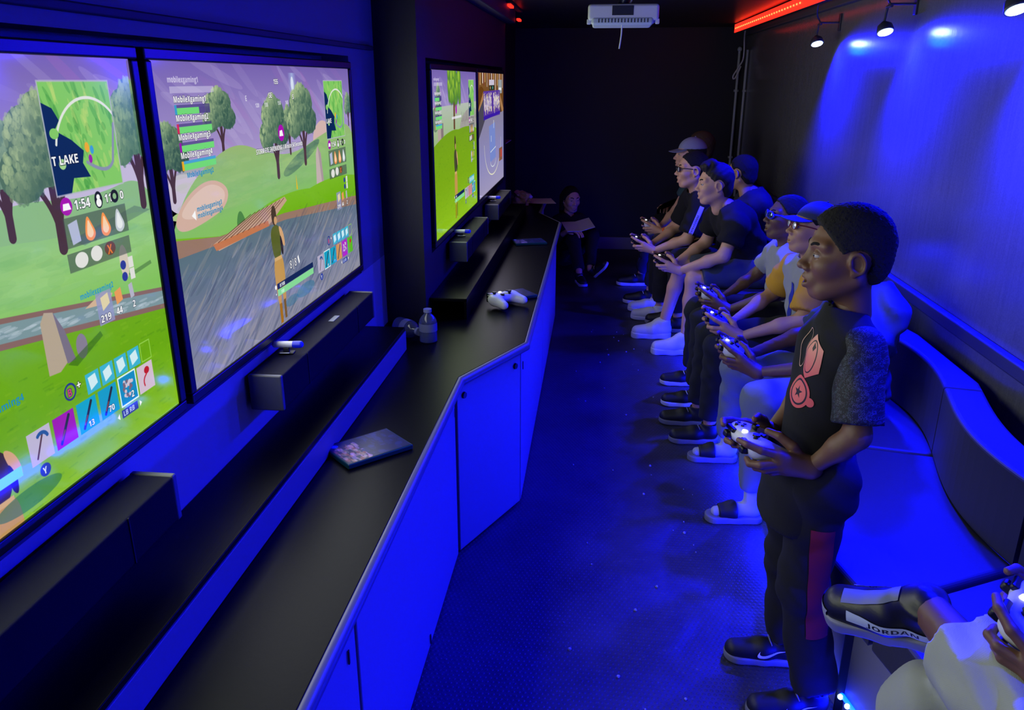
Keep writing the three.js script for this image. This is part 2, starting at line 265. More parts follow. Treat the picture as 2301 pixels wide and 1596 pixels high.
const screenOne = canvasTexture(1600, 901, (g) => {
  g.scale(1.6, 1.6); sky(g, 240);
  soft(g, '#c9bfe0', [[560, 190], [660, 150], [760, 165], [900, 140], [1010, 160], [1010, 260], [560, 260]]);
  soft(g, '#8fbf8a', [[540, 210], [700, 170], [860, 190], [1010, 165], [1030, 330], [520, 330]]);
  g.fillStyle = grad(g, 190, 340, '#8fc48c', '#98cf7c', '#86c860'); soft(g, g.fillStyle, [[400, 230], [640, 215], [820, 235], [1040, 215], [1040, 420], [380, 420]]);
  dabs(g, 120, 560, 1000, 235, 300, ['#a8d890', '#78b870', '#9ccc80'], 0.16); treePic(g, 700, 215, 150, 110, '#5c8070', '#bcd0a4'); treePic(g, 786, 245, 205, 175); treePic(g, 985, 215, 190, 130, '#3f6a5c', '#a9c690');
  poly(g, 'rgba(60,80,100,.35)', 800, 238, 960, 214, 1000, 226, 830, 250);
  poly(g, '#8a6a66', 560, 290, 1010, 356, 1010, 392, 560, 332); poly(g, '#7f9aa0', 560, 297, 1010, 362, 1010, 384, 560, 322);
  for (let i = 0; i < 60; i++) { const x = 560 + rnd() * 440; blobEllipse(g, x, 310 + (x - 560) * 0.145 + (rnd() - 0.5) * 14, 12, 2, 'rgba(200,215,225,.35)'); }
  g.fillStyle = grad(g, 320, 563, '#74b024', '#6cae12', '#8cc61e'); g.beginPath(); g.moveTo(400, 320); g.lineTo(560, 330); g.lineTo(1010, 392); g.lineTo(1010, 563); g.lineTo(0, 563); g.lineTo(0, 250); g.fill(); grassSpeckle(g, 380, 563);
  poly(g, '#b9a994', 716, 330, 726, 318, 742, 322, 752, 396, 736, 404, 714, 402); poly(g, '#7c7488', 742, 322, 758, 352, 770, 398, 752, 398); blobEllipse(g, 786, 384, 12, 18, '#8a8296'); poly(g, 'rgba(40,90,20,.5)', 752, 400, 830, 376, 834, 384, 770, 408);
  poly(g, '#d8b89a', 806, 336, 850, 322, 872, 330, 860, 342); txt(g, 'mobilexgaming2', 800, 322, 12, '#2a9ad0', { k: 0, sx: 0.8 }); blobEllipse(g, 912, 292, 11, 26, '#d9cdbc'); poly(g, 'rgba(60,100,60,.5)', 918, 312, 980, 304, 982, 310, 924, 318);
  txt(g, 'mobilexgaming4', 560, 414, 13, '#1e90c8', { k: 0 }); walker(g, 596, 418, 250, '#3a2c20'); g.fillStyle = '#7ce0a8'; g.fillRect(560, 492, 76, 14); blobEllipse(g, 640, 540, 60, 14, 'rgba(20,100,70,.5)');
  hud(g, { big: true, pick: 4, slots: ['#c4bcd8', '#a020b8', '#18a8d0', '#1ba0cc', '#1890c8', '#d8c4d4'] });
});
const screenTwo = canvasTexture(1600, 901, (g) => {
  g.scale(1.6, 1.6); sky(g, 230);
  const beam = g.createLinearGradient(560, 0, 610, 0); beam.addColorStop(0, 'rgba(180,220,255,0)'); beam.addColorStop(0.5, 'rgba(190,225,255,.6)'); beam.addColorStop(1, 'rgba(180,220,255,0)'); g.fillStyle = beam; g.fillRect(560, 14, 50, 120); blobEllipse(g, 584, 38, 9, 16, 'rgba(235,245,255,.8)');
  soft(g, '#cfc4da', [[0, 190], [60, 180], [120, 200], [120, 250], [0, 250]]); soft(g, '#d9b9b4', [[690, 150], [760, 120], [830, 150], [830, 200], [690, 200]]);
  treePic(g, 214, 162, 122, 132); 
  g.fillStyle = grad(g, 150, 330, '#9cbc78', '#8cc078', '#86c85c'); soft(g, g.fillStyle, [[-20, 300], [60, 210], [190, 160], [290, 148], [400, 178], [560, 196], [760, 160], [1030, 130], [1040, 420], [-40, 420]]);
  soft(g, 'rgba(70,110,100,.75)', [[480, 228], [560, 200], [660, 178], [740, 168], [720, 190], [600, 226], [500, 244]]);
  dabs(g, 160, 40, 780, 170, 270, ['#a4cc84', '#7cb070', '#b0c888'], 0.12); dabs(g, 60, 600, 1000, 170, 250, ['#8cc470', '#a0cc80'], 0.14); treePic(g, 20, 224, 130, 130, '#30524c', '#a8c48e'); treePic(g, 540, 190, 110, 60); treePic(g, 460, 233, 178, 158); treePic(g, 628, 220, 186, 190); treePic(g, 978, 150, 90, 60, '#3c665c');
  soft(g, '#d8b4a4', [[6, 262], [60, 220], [150, 200], [220, 226], [200, 262], [120, 276], [30, 284]]); soft(g, '#e3c6b8', [[20, 258], [70, 226], [148, 208], [206, 230], [186, 258], [110, 268]]);
  poly(g, '#c8b6b4', 690, 284, 700, 206, 716, 188, 736, 208, 744, 280); poly(g, '#ad9ca0', 716, 188, 736, 208, 744, 280, 730, 282);
  poly(g, '#f0c020', 556, 276, 559, 240, 564, 276);
  g.fillStyle = grad(g, 270, 380, '#7fbf2c', '#74b818', '#6cb010'); g.beginPath(); g.moveTo(200, 318); g.quadraticCurveTo(420, 262, 640, 284); g.quadraticCurveTo(820, 268, 1000, 292); g.lineTo(1000, 372); g.lineTo(480, 322); g.lineTo(0, 306); g.lineTo(0, 286); g.fill();
  soft(g, '#4f8a4a', [[232, 312], [240, 284], [256, 276], [272, 296], [276, 314]]);
  poly(g, '#9c7b6a', 0, 290, 160, 312, 470, 318, 1000, 352, 1000, 384, 480, 340, 0, 330);
  g.fillStyle = grad(g, 320, 563, '#5c7480', '#6a7890', '#7d83a0', '#8f90a4'); g.beginPath(); g.moveTo(0, 322); g.lineTo(480, 334); g.lineTo(1000, 378); g.lineTo(1000, 563); g.lineTo(0, 563); g.fill();
  for (let i = 0; i < 620; i++) { g.save(); g.translate(rnd() * 1000, 345 + rnd() * 218); g.rotate(-0.35 - rnd() * 0.35); blobEllipse(g, 0, 0, 14 + 46 * rnd(), 1 + 3.4 * rnd(), ['rgba(60,66,100,.22)', 'rgba(170,170,190,.2)', 'rgba(190,175,160,.2)', 'rgba(70,90,110,.2)'][rnd() * 4 | 0]); g.restore(); }
  blobEllipse(g, 560, 520, 60, 16, 'rgba(20,110,150,.4)'); blobEllipse(g, 470, 524, 40, 12, 'rgba(20,110,150,.35)');
  poly(g, '#c9a58c', 130, 322, 300, 296, 480, 282, 492, 292, 420, 318, 380, 330, 150, 338); poly(g, '#c87a50', 130, 322, 380, 320, 384, 332, 140, 336);
  for (let i = 0; i < 9; i++) { g.strokeStyle = 'rgba(90,50,40,.7)'; g.lineWidth = 2; g.beginPath(); g.moveTo(150 + i * 26, 322); g.lineTo(300 + i * 22, 293 - i); g.stroke(); }
  walker(g, 414, 294, 272);
  squad(g); txt(g, 'MobileXgaming2', 70, 192, 12, '#2090c8', { k: 0 }); txt(g, 'mobilexgaming3', 88, 254, 12, '#1e88c0', { k: 0 }); txt(g, 'mobilexgaming4', 88, 266, 12, '#1e88c0', { k: 0 }); poly(g, '#fff', 68, 258, 82, 250, 82, 268);
  txt(g, 'E', 330, 70, 14, 'rgba(240,240,250,.8)', { k: 0 }); txt(g, '120', 375, 84, 11, 'rgba(240,240,250,.8)', { k: 0 }); txt(g, '135', 420, 84, 11, 'rgba(240,240,250,.8)', { k: 0 }); txt(g, 'SE', 446, 66, 16); txt(g, '150', 490, 82, 11, 'rgba(240,240,250,.8)', { k: 0 }); txt(g, '165', 534, 82, 11, 'rgba(240,240,250,.8)', { k: 0 }); txt(g, 'S', 578, 72, 16); txt(g, '155', 478, 38, 15);
  blobEllipse(g, 495, 142, 17, 18, '#b010b8'); poly(g, '#fff', 484, 149, 487, 137, 501, 136, 506, 149); txt(g, 'STORM EYE SHRINKING 1 Minute 54 Seconds', 356, 178, 15, '#fff', { sx: 0.82 });
  hudBar(g, 394, 466); txt(g, '8|8', 474, 450, 26, '#fff', { w: '' }); poly(g, '#fff', 524, 432, 530, 428, 536, 446, 530, 450);
  hud(g, { pick: 1, slots: ['#b8b2cc', '#18a4c8', '#18a4c8', '#d89a50', '#b428c0', '#5cc020'] });
});
const screenThree = canvasTexture(1000, 563, (g) => {
  sky(g, 250); g.fillStyle = grad(g, 120, 260, '#b9c2b8', '#9fc080'); g.fillRect(0, 120, 1000, 140);
  soft(g, '#a8a4a0', [[560, 190], [700, 150], [860, 140], [1010, 150], [1010, 240], [560, 240]]); for (let i = 0; i < 40; i++) poly(g, 'rgba(90,80,80,.5)', 600 + i * 10, 150 + (i * 37 % 60), 604 + i * 10, 150 + (i * 37 % 60), 606 + i * 10, 190, 600 + i * 10, 190);
  g.strokeStyle = '#6a4630'; g.lineWidth = 34; g.beginPath(); g.moveTo(430, 210); g.lineTo(440, 20); g.stroke(); for (let i = 0; i < 30; i++) blob(g, 330 + rnd() * 240, rnd() * 100, 30 + 20 * rnd(), '#a8d040', '#5a9030');
  treePic(g, 120, 170, 130, 90, '#3c665c'); g.fillStyle = '#b9a8a0'; g.fillRect(96, 170, 60, 90); g.fillStyle = '#8a7a7c'; g.fillRect(156, 176, 46, 80); blobEllipse(g, 60, 160, 60, 40, 'rgba(80,110,90,.6)');
  g.fillStyle = grad(g, 215, 563, '#78a61c', '#7fb012', '#94c81a'); g.beginPath(); g.moveTo(0, 250); g.quadraticCurveTo(300, 200, 520, 215); g.quadraticCurveTo(800, 205, 1000, 235); g.lineTo(1000, 563); g.lineTo(0, 563); g.fill(); grassSpeckle(g, 250, 563);
  walker(g, 440, 236, 320, '#4a4a30'); squad(g, 80); blobEllipse(g, 478, 138, 15, 18, '#b010b8'); g.fillStyle = 'rgba(240,236,250,.8)'; g.fillRect(380, 163, 220, 9);
  hudBar(g, 410, 458); hud(g, { pick: 5, slots: ['#c4bcd8', '#c8b0d0', '#e08ca0', '#e890a0', '#30a8d0', '#20a8d0'] });
});
const screenFour = canvasTexture(1000, 563, (g) => {
  g.fillStyle = grad(g, 0, 220, '#8a6038', '#70481c', '#5a4028'); g.fillRect(0, 0, 1000, 240);
  for (let i = 0; i < 26; i++) { g.fillStyle = ['#d8c8c0', '#7a3a30', '#c8a060', '#5a3018'][i % 4]; g.fillRect(i * 40, 0, 12 + rnd() * 18, 26 + rnd() * 60); }
  blobEllipse(g, 120, 120, 120, 60, '#6a4010'); poly(g, '#b08050', 0, 170, 200, 80, 200, 120, 0, 240); poly(g, '#b08050', 1000, 180, 800, 80, 800, 120, 1000, 240);
  g.fillStyle = '#d0c8dc'; g.fillRect(400, 30, 200, 30); g.fillStyle = '#28302c'; g.fillRect(400, 56, 200, 24); blobEllipse(g, 446, 68, 9, 8, '#f0c060'); blobEllipse(g, 540, 68, 9, 8, '#60e0c0'); g.fillStyle = '#9aa0a4'; g.fillRect(770, 30, 160, 70); g.fillStyle = '#e8ecec'; g.fillRect(786, 70, 120, 14);
  poly(g, '#8a84a0', 0, 240, 1000, 200, 1000, 563, 0, 563); g.fillStyle = grad(g, 210, 563, '#8c86a2', '#8f8cc0', '#a49cc0'); g.beginPath(); g.moveTo(0, 300); g.lineTo(240, 212); g.lineTo(1000, 196); g.lineTo(1000, 563); g.lineTo(0, 563); g.fill(); poly(g, '#4c4858', 0, 180, 220, 110, 240, 214, 0, 300);
  g.fillStyle = '#5a3aa0'; g.fillRect(196, 82, 640, 128); poly(g, '#3a1ca8', 196, 196, 846, 190, 846, 204, 196, 214);
  for (let i = 0; i < 220; i++) { const x = 210 + rnd() * 610; if (Math.abs(x - 520) < 34) continue; g.fillStyle = ['#e6d8e0', '#b8a0b8', '#6a4878', '#e8d890'][rnd() * 4 | 0]; g.fillRect(x, 88 + rnd() * 84, 5 + rnd() * 14, 6 + rnd() * 22); }
  for (let k = 0; k < 22; k++) { const x = 222 + k * 27 + rnd() * 8; if (Math.abs(x - 520) < 34) continue; g.fillStyle = '#efe6f2'; g.fillRect(x, 98 + rnd() * 14, 9, 50 + rnd() * 18); }
  g.strokeStyle = '#e8e6c8'; g.lineWidth = 6; g.beginPath(); g.ellipse(540, 330, 330, 168, 0, 0, Math.PI); g.stroke(); poly(g, '#7a8cd0', 380, 250, 620, 240, 640, 420, 420, 430); g.strokeStyle = '#d8e0e8'; g.lineWidth = 5; g.beginPath(); g.ellipse(540, 425, 110, 34, 0, 0, Math.PI); g.stroke(); g.beginPath(); g.moveTo(430, 380); g.lineTo(650, 366); g.stroke();
  g.fillStyle = '#e8f0f0'; g.fillRect(560, 228, 12, 40); g.fillRect(460, 300, 10, 30); g.fillStyle = '#8a5a40'; g.fillRect(790, 388, 150, 70); g.fillStyle = '#c84a40'; g.fillRect(860, 400, 60, 40);
});
const screenMaps = [screenOne, screenTwo, screenThree, screenFour];

// ---------------------------------------------------------------- televisions
const bezelMat = phys(0x0b0b0e, 0.35), tvLabels = [
  'big television nearest the camera, cropped by the frame, showing grass and an inventory row',
  'big wall television with a purple sky, a golf hill and a figure beside water',
  'wall television of the far pair showing bright green grass and a game figure',
  'wall television farthest along the wall, showing a lavender basketball court'];
TVS.forEach((t, i) => {
  const o = thing('television', tvLabels[i], 'television', [t.x, t.top - t.h / 2, t.z - t.w / 2], 0, 'wall televisions'), b = 0.022, w = t.w / 2, h = t.h / 2;
  const screenMat = phys(0x020203, 0.06, { emissive: 0xffffff, emissiveMap: screenMaps[i], emissiveIntensity: 0.92, specularIntensity: 0.45 });
  const sg = new THREE.PlaneGeometry(t.w, t.h); sg.rotateY(Math.PI / 2);
  part('screen', sg, screenMat, o, [0.0, 0, 0]);
  part('bezel', [bx(-0.02, 0.006, h, h + b, -w - b, w + b, 0.004), bx(-0.02, 0.006, -h - b, -h, -w - b, w + b, 0.004), bx(-0.02, 0.006, -h, h, -w - b, -w, 0.004), bx(-0.02, 0.006, -h, h, w, w + b, 0.004)], bezelMat, o);
  part('back_cover', bx(-0.06, -0.002, -h, h, -w, w, 0.004), std(0x0a0a0c, 0.7), o);
});

// ---------------------------------------------------------------- sound bars below the televisions, sensor bars on them
const barBody = phys(0x08080b, 0.6, { specularIntensity: 0.3, bumpMap: weave, bumpScale: 0.0008 }), barCap = std(0x4a4d58, 0.45);
const whitePlastic = phys(0xd8dade, 0.35), bluePlastic = phys(0x1628d8, 0.35);
function soundbar(zc, len, wallX, top, label, sensor) {
  const g = thing('sound_bar', label, 'sound bar', [wallX, top - 0.088, zc], 0, 'sound bars under the televisions'), h = len / 2;
  part('body', bx(0.0, 0.082, 0.0, 0.088, -h + 0.012, h - 0.012, 0.005), barBody, g);
  for (const s of [-1, 1]) part('end_cap', bx(0.0, 0.083, -0.001, 0.089, s * h, s * (h - 0.014), 0.004), barCap, g);
  for (const s of [-0.55, 0.55]) part('grille_seam', bx(0.0815, 0.0835, 0.002, 0.086, s * h - 0.0015, s * h + 0.0015), seam, g);
  for (const s of [-0.7, 0.7]) part('bracket', bx(-0.012, 0.0, 0.03, 0.06, s * h - 0.02, s * h + 0.02), seam, g);
  if (len > 0.7) part('badge', bx(0.046, 0.062, 0.088, 0.0895, -0.11, -0.05, 0.0006), std(0x6a727c, 0.4), g);
  if (sensor) {
    const s = thing('sensor_bar', sensor, 'sensor', [wallX + 0.03, top, zc + len * 0.29], 0.12, 'white sensor bars');
    const gm = new THREE.CapsuleGeometry(0.0085, 0.052, 6, 14); gm.rotateZ(Math.PI / 2); gm.translate(0, 0.0235, 0); part('housing', gm, whitePlastic, s);
    const c = new THREE.CapsuleGeometry(0.0092, 0.016, 6, 14); c.rotateZ(Math.PI / 2); c.translate(0.03, 0.0232, 0); part('blue_end', c, bluePlastic, s);
    part('stand', [bx(-0.006, 0.010, 0.002, 0.016, -0.006, 0.006, 0.002), bx(-0.018, 0.022, 0.0, 0.004, -0.012, 0.012, 0.002)], std(0x1a1a1e, 0.5), s);
    part('label_strip', bx(-0.012, 0.012, 0.004, 0.0055, 0.0122, 0.016), std(0xd0d4d8, 0.5), s);
  }
}
soundbar(-0.86, 0.68, -0.818, 0.935, 'black sound bar nearest the camera, under the television cropped by the frame edge');
soundbar(-2.095, 0.81, -0.818, 0.935, 'long black sound bar under the purple-sky television', 'white and blue sensor bar on the long sound bar under the purple-sky television');
soundbar(-3.80, 0.695, -0.658, 0.918, 'black sound bar under the bright green grass television', 'white and blue sensor bar below the bright green grass television');
soundbar(-4.92, 0.66, -0.658, 0.918, 'black sound bar under the basketball television, farthest along', 'white and blue sensor bar below the basketball television');
{ const g = thing('sound_bar', 'pale topped sound bar beyond the end of the television wall', 'sound bar', [-0.828, 1.05, -6.35], 0, 'sound bars under the televisions');
  part('body', bx(0, 0.10, 0, 0.09, -0.3, 0.3, 0.005), barBody, g); part('end_cap', bx(0, 0.102, 0.086, 0.094, -0.3, 0.3, 0.003), std(0xb0b4ba, 0.5), g); }
// ---------------------------------------------------------------- counter, shelf and cabinets
const front = [[-0.435, 1.0], [-0.435, -2.40], [-0.253, -2.79], [-0.265, -5.45], [-0.435, -5.85], [-0.435, -6.62]];
const off = (pts, d) => pts.map(([x, z]) => [x + d, z]);
{
  const o = thing('counter_top', 'black glossy counter running under the televisions, zigzag front with rounded edge', 'counter', [0, 0, 0]);
  part('slab', planExtrude([...front, [-0.828, -6.62], [-0.828, -5.765], [-0.668, -5.755], [-0.668, -3.002], [-0.828, -2.998], [-0.828, 1.0]], 0.648, 0.680, 0.003), glossBlack, o);
  const e = front.map(([x, z]) => [x + 0.003, 0.6635, z]); const geos = [];
  for (let i = 0; i + 1 < e.length; i++) { const g = rod(e[i], e[i + 1], 0.0165, 0.0165, 12); geos.push(g); if (i) geos.push(ball(...e[i], 0.0165)); }
  part('edge_trim', geos, std(0x5a5a62, 0.35), o);
}
{
  const o = thing('back_shelf', 'raised black shelf with pale front board behind the near counter', 'shelf', [0, 0, 0]);
  part('top', bx(-0.829, -0.672, 0.752, 0.766, 1.0, -2.655, 0.003), glossBlack, o);
  part('front_board', bx(-0.684, -0.670, 0.681, 0.7515, 1.0, -2.655, 0.002), panelMat, o);
  part('end_board', bx(-0.829, -0.6845, 0.681, 0.7515, -2.64, -2.655, 0.001), glossBlack, o);
  const f = thing('back_shelf', 'raised all-black shelf behind the far counter below the far televisions', 'shelf', [0, 0, 0]);
  part('top', bx(-0.669, -0.515, 0.752, 0.766, -3.06, -5.70, 0.003), glossBlack, f);
  part('front_board', bx(-0.528, -0.516, 0.681, 0.7515, -3.06, -5.70, 0.002), glossBlack, f);
}
const boltMat = std(0x101014, 0.4, { metalness: 0.6 });
function cabinet(a, b, label, opt = {}) {      // a, b: plan ends of the front, a nearer the camera
  const dx = b[0] - a[0], dz = b[1] - a[1], L = Math.hypot(dx, dz), turn = Math.atan2(-dz, dx);   // local +x runs along the front, local +z faces the aisle
  const o = thing('cabinet', label, 'cabinet', [a[0], 0, a[1]], turn, 'cabinets under the counter');
  const c0 = opt.c0 ?? 0, c1 = opt.c1 ?? 0, dep = opt.depth ?? 0.14;
  const body = planExtrude([[0.004, -0.032], [L - 0.004, -0.032], [L - 0.004 - c1, -dep], [0.004 + c0, -dep]], 0.0, 0.646); part('body', body, seam, o);
  const g0 = 0.008, top0 = 0.636 - (opt.sag ?? 0), top1 = 0.638;
  const s = new THREE.Shape([[g0, 0.012], [L - g0, 0.012], [L - g0, top1], [L * 0.45, 0.636 - (opt.sag ?? 0) * 0.32], [g0, top0]].map(([x, y]) => new THREE.Vector2(x, y)));
  const dg = new THREE.ExtrudeGeometry(s, { depth: 0.010, bevelEnabled: true, bevelSize: 0.003, bevelOffset: -0.003, bevelThickness: 0.003, bevelSegments: 2 }); dg.translate(0, 0, -0.028);
  const d = part('door_panel', meterUV(dg), panelMat, o);
  if (opt.bolts) for (const x of opt.bolts) { const c = new THREE.CylinderGeometry(0.0105, 0.012, 0.006, 16); c.rotateX(Math.PI / 2); c.translate(x < 0 ? L + x : x, 0.598, -0.0105); part('bolt', c, boltMat, d); }
  if (opt.slots) for (const [x, y] of opt.slots) part('latch_slot', bx((x < 0 ? L + x : x) - 0.003, (x < 0 ? L + x : x) + 0.003, y - 0.016, y + 0.016, -0.0135, -0.0105, 0.001), boltMat, d);
}
cabinet(front[0], [-0.435, -1.27], 'pale cabinet at the camera end of the counter, beside the wide dark seam', { slots: [[-0.06, 0.55]] });
cabinet([-0.435, -1.27], front[1], 'long pale cabinet with a sagging door, next to the wide dark seam', { sag: 0.026, slots: [[-0.02, 0.56], [-0.5, 0.04]], c1: 0.03 });
cabinet(front[1], front[2], 'angled cabinet with two round bolts where the counter steps forward', { bolts: [0.045, -0.05], c0: 0.05, c1: 0.06 });
cabinet(front[2], [-0.259, -4.05], 'long far-counter cabinet next to the angled two-bolt cabinet', { slots: [[0.05, 0.57]] });
cabinet([-0.259, -4.05], front[3], 'far-counter cabinet at the outer end, just before the counter steps back', { slots: [[0.06, 0.58]] });
cabinet(front[3], front[4], 'narrow angled cabinet where the far counter steps back', { c0: 0.05, c1: 0.06 });
cabinet(front[4], front[5], 'last cabinet at the far end, with papers on the counter above it', {});

// ---------------------------------------------------------------- bench along the right wall
const vinyl = phys(0x38383f, 0.5, { bumpMap: grain, bumpScale: 0.0004 }), vinylDark = phys(0x26222a, 0.4, { bumpMap: grain, bumpScale: 0.0004 });
{
  const o = thing('bench', 'long upholstered bench with wavy backrest along the side wall', 'bench', [0, 0, 0]);
  const curve = (x0, za, zb, s0, s1, n = 14) => { const r = []; for (let i = 0; i <= n; i++) { const t = i / n; let z = za + (zb - za) * t; z += (s0 * (1 - t) + s1 * t) * (x0 - 0.95); r.push([x0 + wave(z), z]); } return r; };
  const seams = [0.44, -0.30, -1.05, -1.78, -2.56, -3.30, -4.05, -4.80, -5.55, -6.30, -7.05], slant = (k) => (k % 2 ? -0.45 : 0.2);
  part('base', planExtrude([...curve(0.705, 0.44, -7.05, 0, 0, 90), [1.26, -7.05], [1.26, 0.44]], 0.0, 0.298, 0), panelMat, o);
  for (let k = 0; k + 1 < seams.length; k++) {
    const gap = k === 3 || k === 2 ? 0.008 : 0.003, za = seams[k] - gap, zb = seams[k + 1] + gap, s0 = slant(k), s1 = slant(k + 1);
    part('seat_cushion', planExtrude([...curve(0.672, za, zb, s0, s1), ...curve(1.135, za, zb, s0, s1).reverse()], 0.300, 0.420, 0.014), vinyl, o);
    part('back_cushion', planExtrude([...curve(1.118, za, zb, s0, s1), ...curve(1.236, za, zb, s0, s1).map(([x, z]) => [Math.min(x, 1.262), z]).reverse()], 0.421, 0.665, 0.012), vinyl, o);
    part('kick_seam', bx(0.69 + wave(zb) - 0.004, 0.712 + wave(zb), 0.004, 0.294, zb - 0.004, zb + 0.004), seam, o);
  }
  part('wall_rail', bx(1.266, 1.299, 0.745, 0.795, 0.44, -7.05, 0.008), vinyl, o);
}

// ---------------------------------------------------------------- blue light strip under the bench, red strips at the ceiling
const ledBlue = std(0x101830, 0.4, { emissive: lin(0.30, 0.55, 1.0), emissiveIntensity: 3.4 });
{
  const o = thing('led_strip', 'blue dotted light strip along the foot of the bench', 'light strip', [0, 0, 0]);
  const pts = []; for (let z = -0.95; z > -6.9; z -= 0.05) pts.push([stripX(z) + 0.022, 0.066, z]);
  part('tape', tube(pts, 0.006, 200, 6), std(0x9aa8c8, 0.4, { emissive: lin(0.0, 0.01, 1.0), emissiveIntensity: 40 }), o);
  const dot = new THREE.SphereGeometry(0.0075, 10, 8);
  for (let z = -1.0; z > -6.85; z -= 0.033) part('led', dot, ledBlue, o, [stripX(z) + 0.014, 0.066, z]);
}
const redGlow = std(0x300404, 0.4, { emissive: lin(1.0, 0.02, 0.01), emissiveIntensity: 2.2 });
{
  const o = thing('red_led_strip', 'red light strip along the ceiling corner above the bench', 'light strip', [0, 0, 0]);
  part('tape', bx(1.100, 1.108, 1.985, 2.050, -4.2, -7.45, 0.002), redGlow, o);  // widened into a tall glowing plate, standing in for red glow on the ceiling
  for (let k = 0; k < 30; k++) part('led', ball(1.098, 2.016, -5.05 - k * 0.08, 0.006, 8), std(0x401000, 0.4, { emissive: lin(1.0, 0.25, 0.06), emissiveIntensity: 2.4 }), o);
  part('cover', bx(1.109, 1.157, 1.990, 2.034, -4.2, -7.45, 0.002), std(0x18080a, 0.5), o);
  const p = thing('red_led_strip', 'short red light strip above the far end of the television wall', 'light strip', [0, 0, 0]);
  part('tape', bx(-0.598, -0.575, 2.03, 2.045, -5.25, -5.42, 0.003), redGlow, p); part('tape', bx(-0.598, -0.575, 1.985, 2.0, -5.80, -5.92, 0.003), redGlow, p); part('rail', bx(-0.60, -0.57, 2.046, 2.0595, -5.2, -5.95), seam, p);
}
// ---------------------------------------------------------------- blue spot lights
const can = phys(0x3a3c4c, 0.4, { metalness: 0.2 }), lensGlow = std(0x8090ff, 0.3, { emissive: lin(0.62, 0.85, 1.0), emissiveIntensity: 18 });
const spotLabel = ['blue spot light behind the camera position', 'blue spot light above the camera end of the bench', 'blue spot light nearest the camera, cropped at the top corner', 'blue spot light hanging midway along the side wall', 'blue spot light farthest along the side wall, with a dangling lead'];
const aim = new THREE.Quaternion().setFromUnitVectors(V(0, -1, 0), V(0.10, -0.86, 0.45).normalize());
SPOTS.forEach((z, k) => {
  const o = thing('spot_light', spotLabel[k], 'spot light', [1.185, 1.80, z], 0, 'blue spot lights');
  const c = new THREE.LatheGeometry([[0.0, 0.040], [0.010, 0.040], [0.016, 0.034], [0.030, 0.022], [0.035, 0.0], [0.034, -0.008], [0.031, -0.006], [0.030, 0.002], [0.0, 0.002]].map(([x, y]) => new THREE.Vector2(x, y)), 24); c.applyQuaternion(aim); part('can', c, can, o);
  const l = new THREE.CircleGeometry(0.0295, 24); l.rotateX(Math.PI / 2); l.translate(0, -0.0085, 0); l.applyQuaternion(aim); part('lens', l, lensGlow, o);
  part('stem', [rod([-0.003, 0.034, -0.019], [0.004, 0.10, -0.02], 0.005), rod([0.004, 0.095, -0.03], [0.004, 0.095, 0.03], 0.006)], can, o);
  part('bracket', [bx(0.0, 0.114, 0.10, 0.108, -0.012, 0.012, 0.002), bx(0.106, 0.114, 0.06, 0.15, -0.016, 0.016, 0.002)], can, o);
  part('lead', tube([[0.004, 0.108, 0.0], [-0.02, 0.14, 0.02], [-0.03, 0.19, 0.06], [-0.02, 0.232, 0.09]], 0.0042, 20, 7), can, o);
});
// ---------------------------------------------------------------- projector, conduits, cables
{
  const o = thing('projector', 'pale projector hanging from the ceiling on a grey pole', 'projector', [0.081, 1.836, -4.0]);
  part('body', bx(-0.158, 0.158, 0.018, 0.088, -0.125, 0.125, 0.014), whitePlastic, o);
  part('lower_shell', bx(-0.140, 0.135, 0.0, 0.034, -0.115, 0.128, 0.012), phys(0xb9c4cc, 0.4), o);
  for (let k = 0; k < 16; k++) part('vent_slot', bx(-0.11 + k * 0.0145, -0.106 + k * 0.0145, 0.010, 0.026, 0.1275, 0.1295), seam, o);
  part('connector_panel', bx(-0.05, 0.045, 0.040, 0.080, 0.1245, 0.127, 0.001), std(0x181c28, 0.5), o);
  part('foot', bx(-0.162, -0.145, 0.004, 0.026, 0.09, 0.115, 0.004), whitePlastic, o); part('foot', bx(0.145, 0.162, 0.004, 0.026, 0.09, 0.115, 0.004), whitePlastic, o);
  const l = new THREE.CylinderGeometry(0.035, 0.035, 0.03, 24); l.rotateX(Math.PI / 2); l.translate(0.06, 0.05, -0.135); part('lens_barrel', l, seam, o);
  part('pole', rod([-0.004, 0.086, 0.02], [0.040, 0.224, 0.05], 0.024, 0.024, 20), std(0x5a5e74, 0.35, { metalness: 0.7 }), o);
  part('mount_plate', bx(-0.05, 0.05, 0.087, 0.093, -0.05, 0.07, 0.002), seam, o); part('ceiling_plate', bx(-0.02, 0.10, 0.216, 0.2235, -0.01, 0.11, 0.002), seam, o);
  part('side_lead', tube([[0.03, 0.094, 0.06], [0.055, 0.15, 0.09], [0.075, 0.222, 0.10]], 0.004, 14, 6), whitePlastic, o);
  part('hanging_cord', tube([[-0.004, 0.002, 0.10], [-0.005, -0.04, 0.102], [-0.012, -0.10, 0.10]], 0.0032, 16, 6), whitePlastic, o);
}
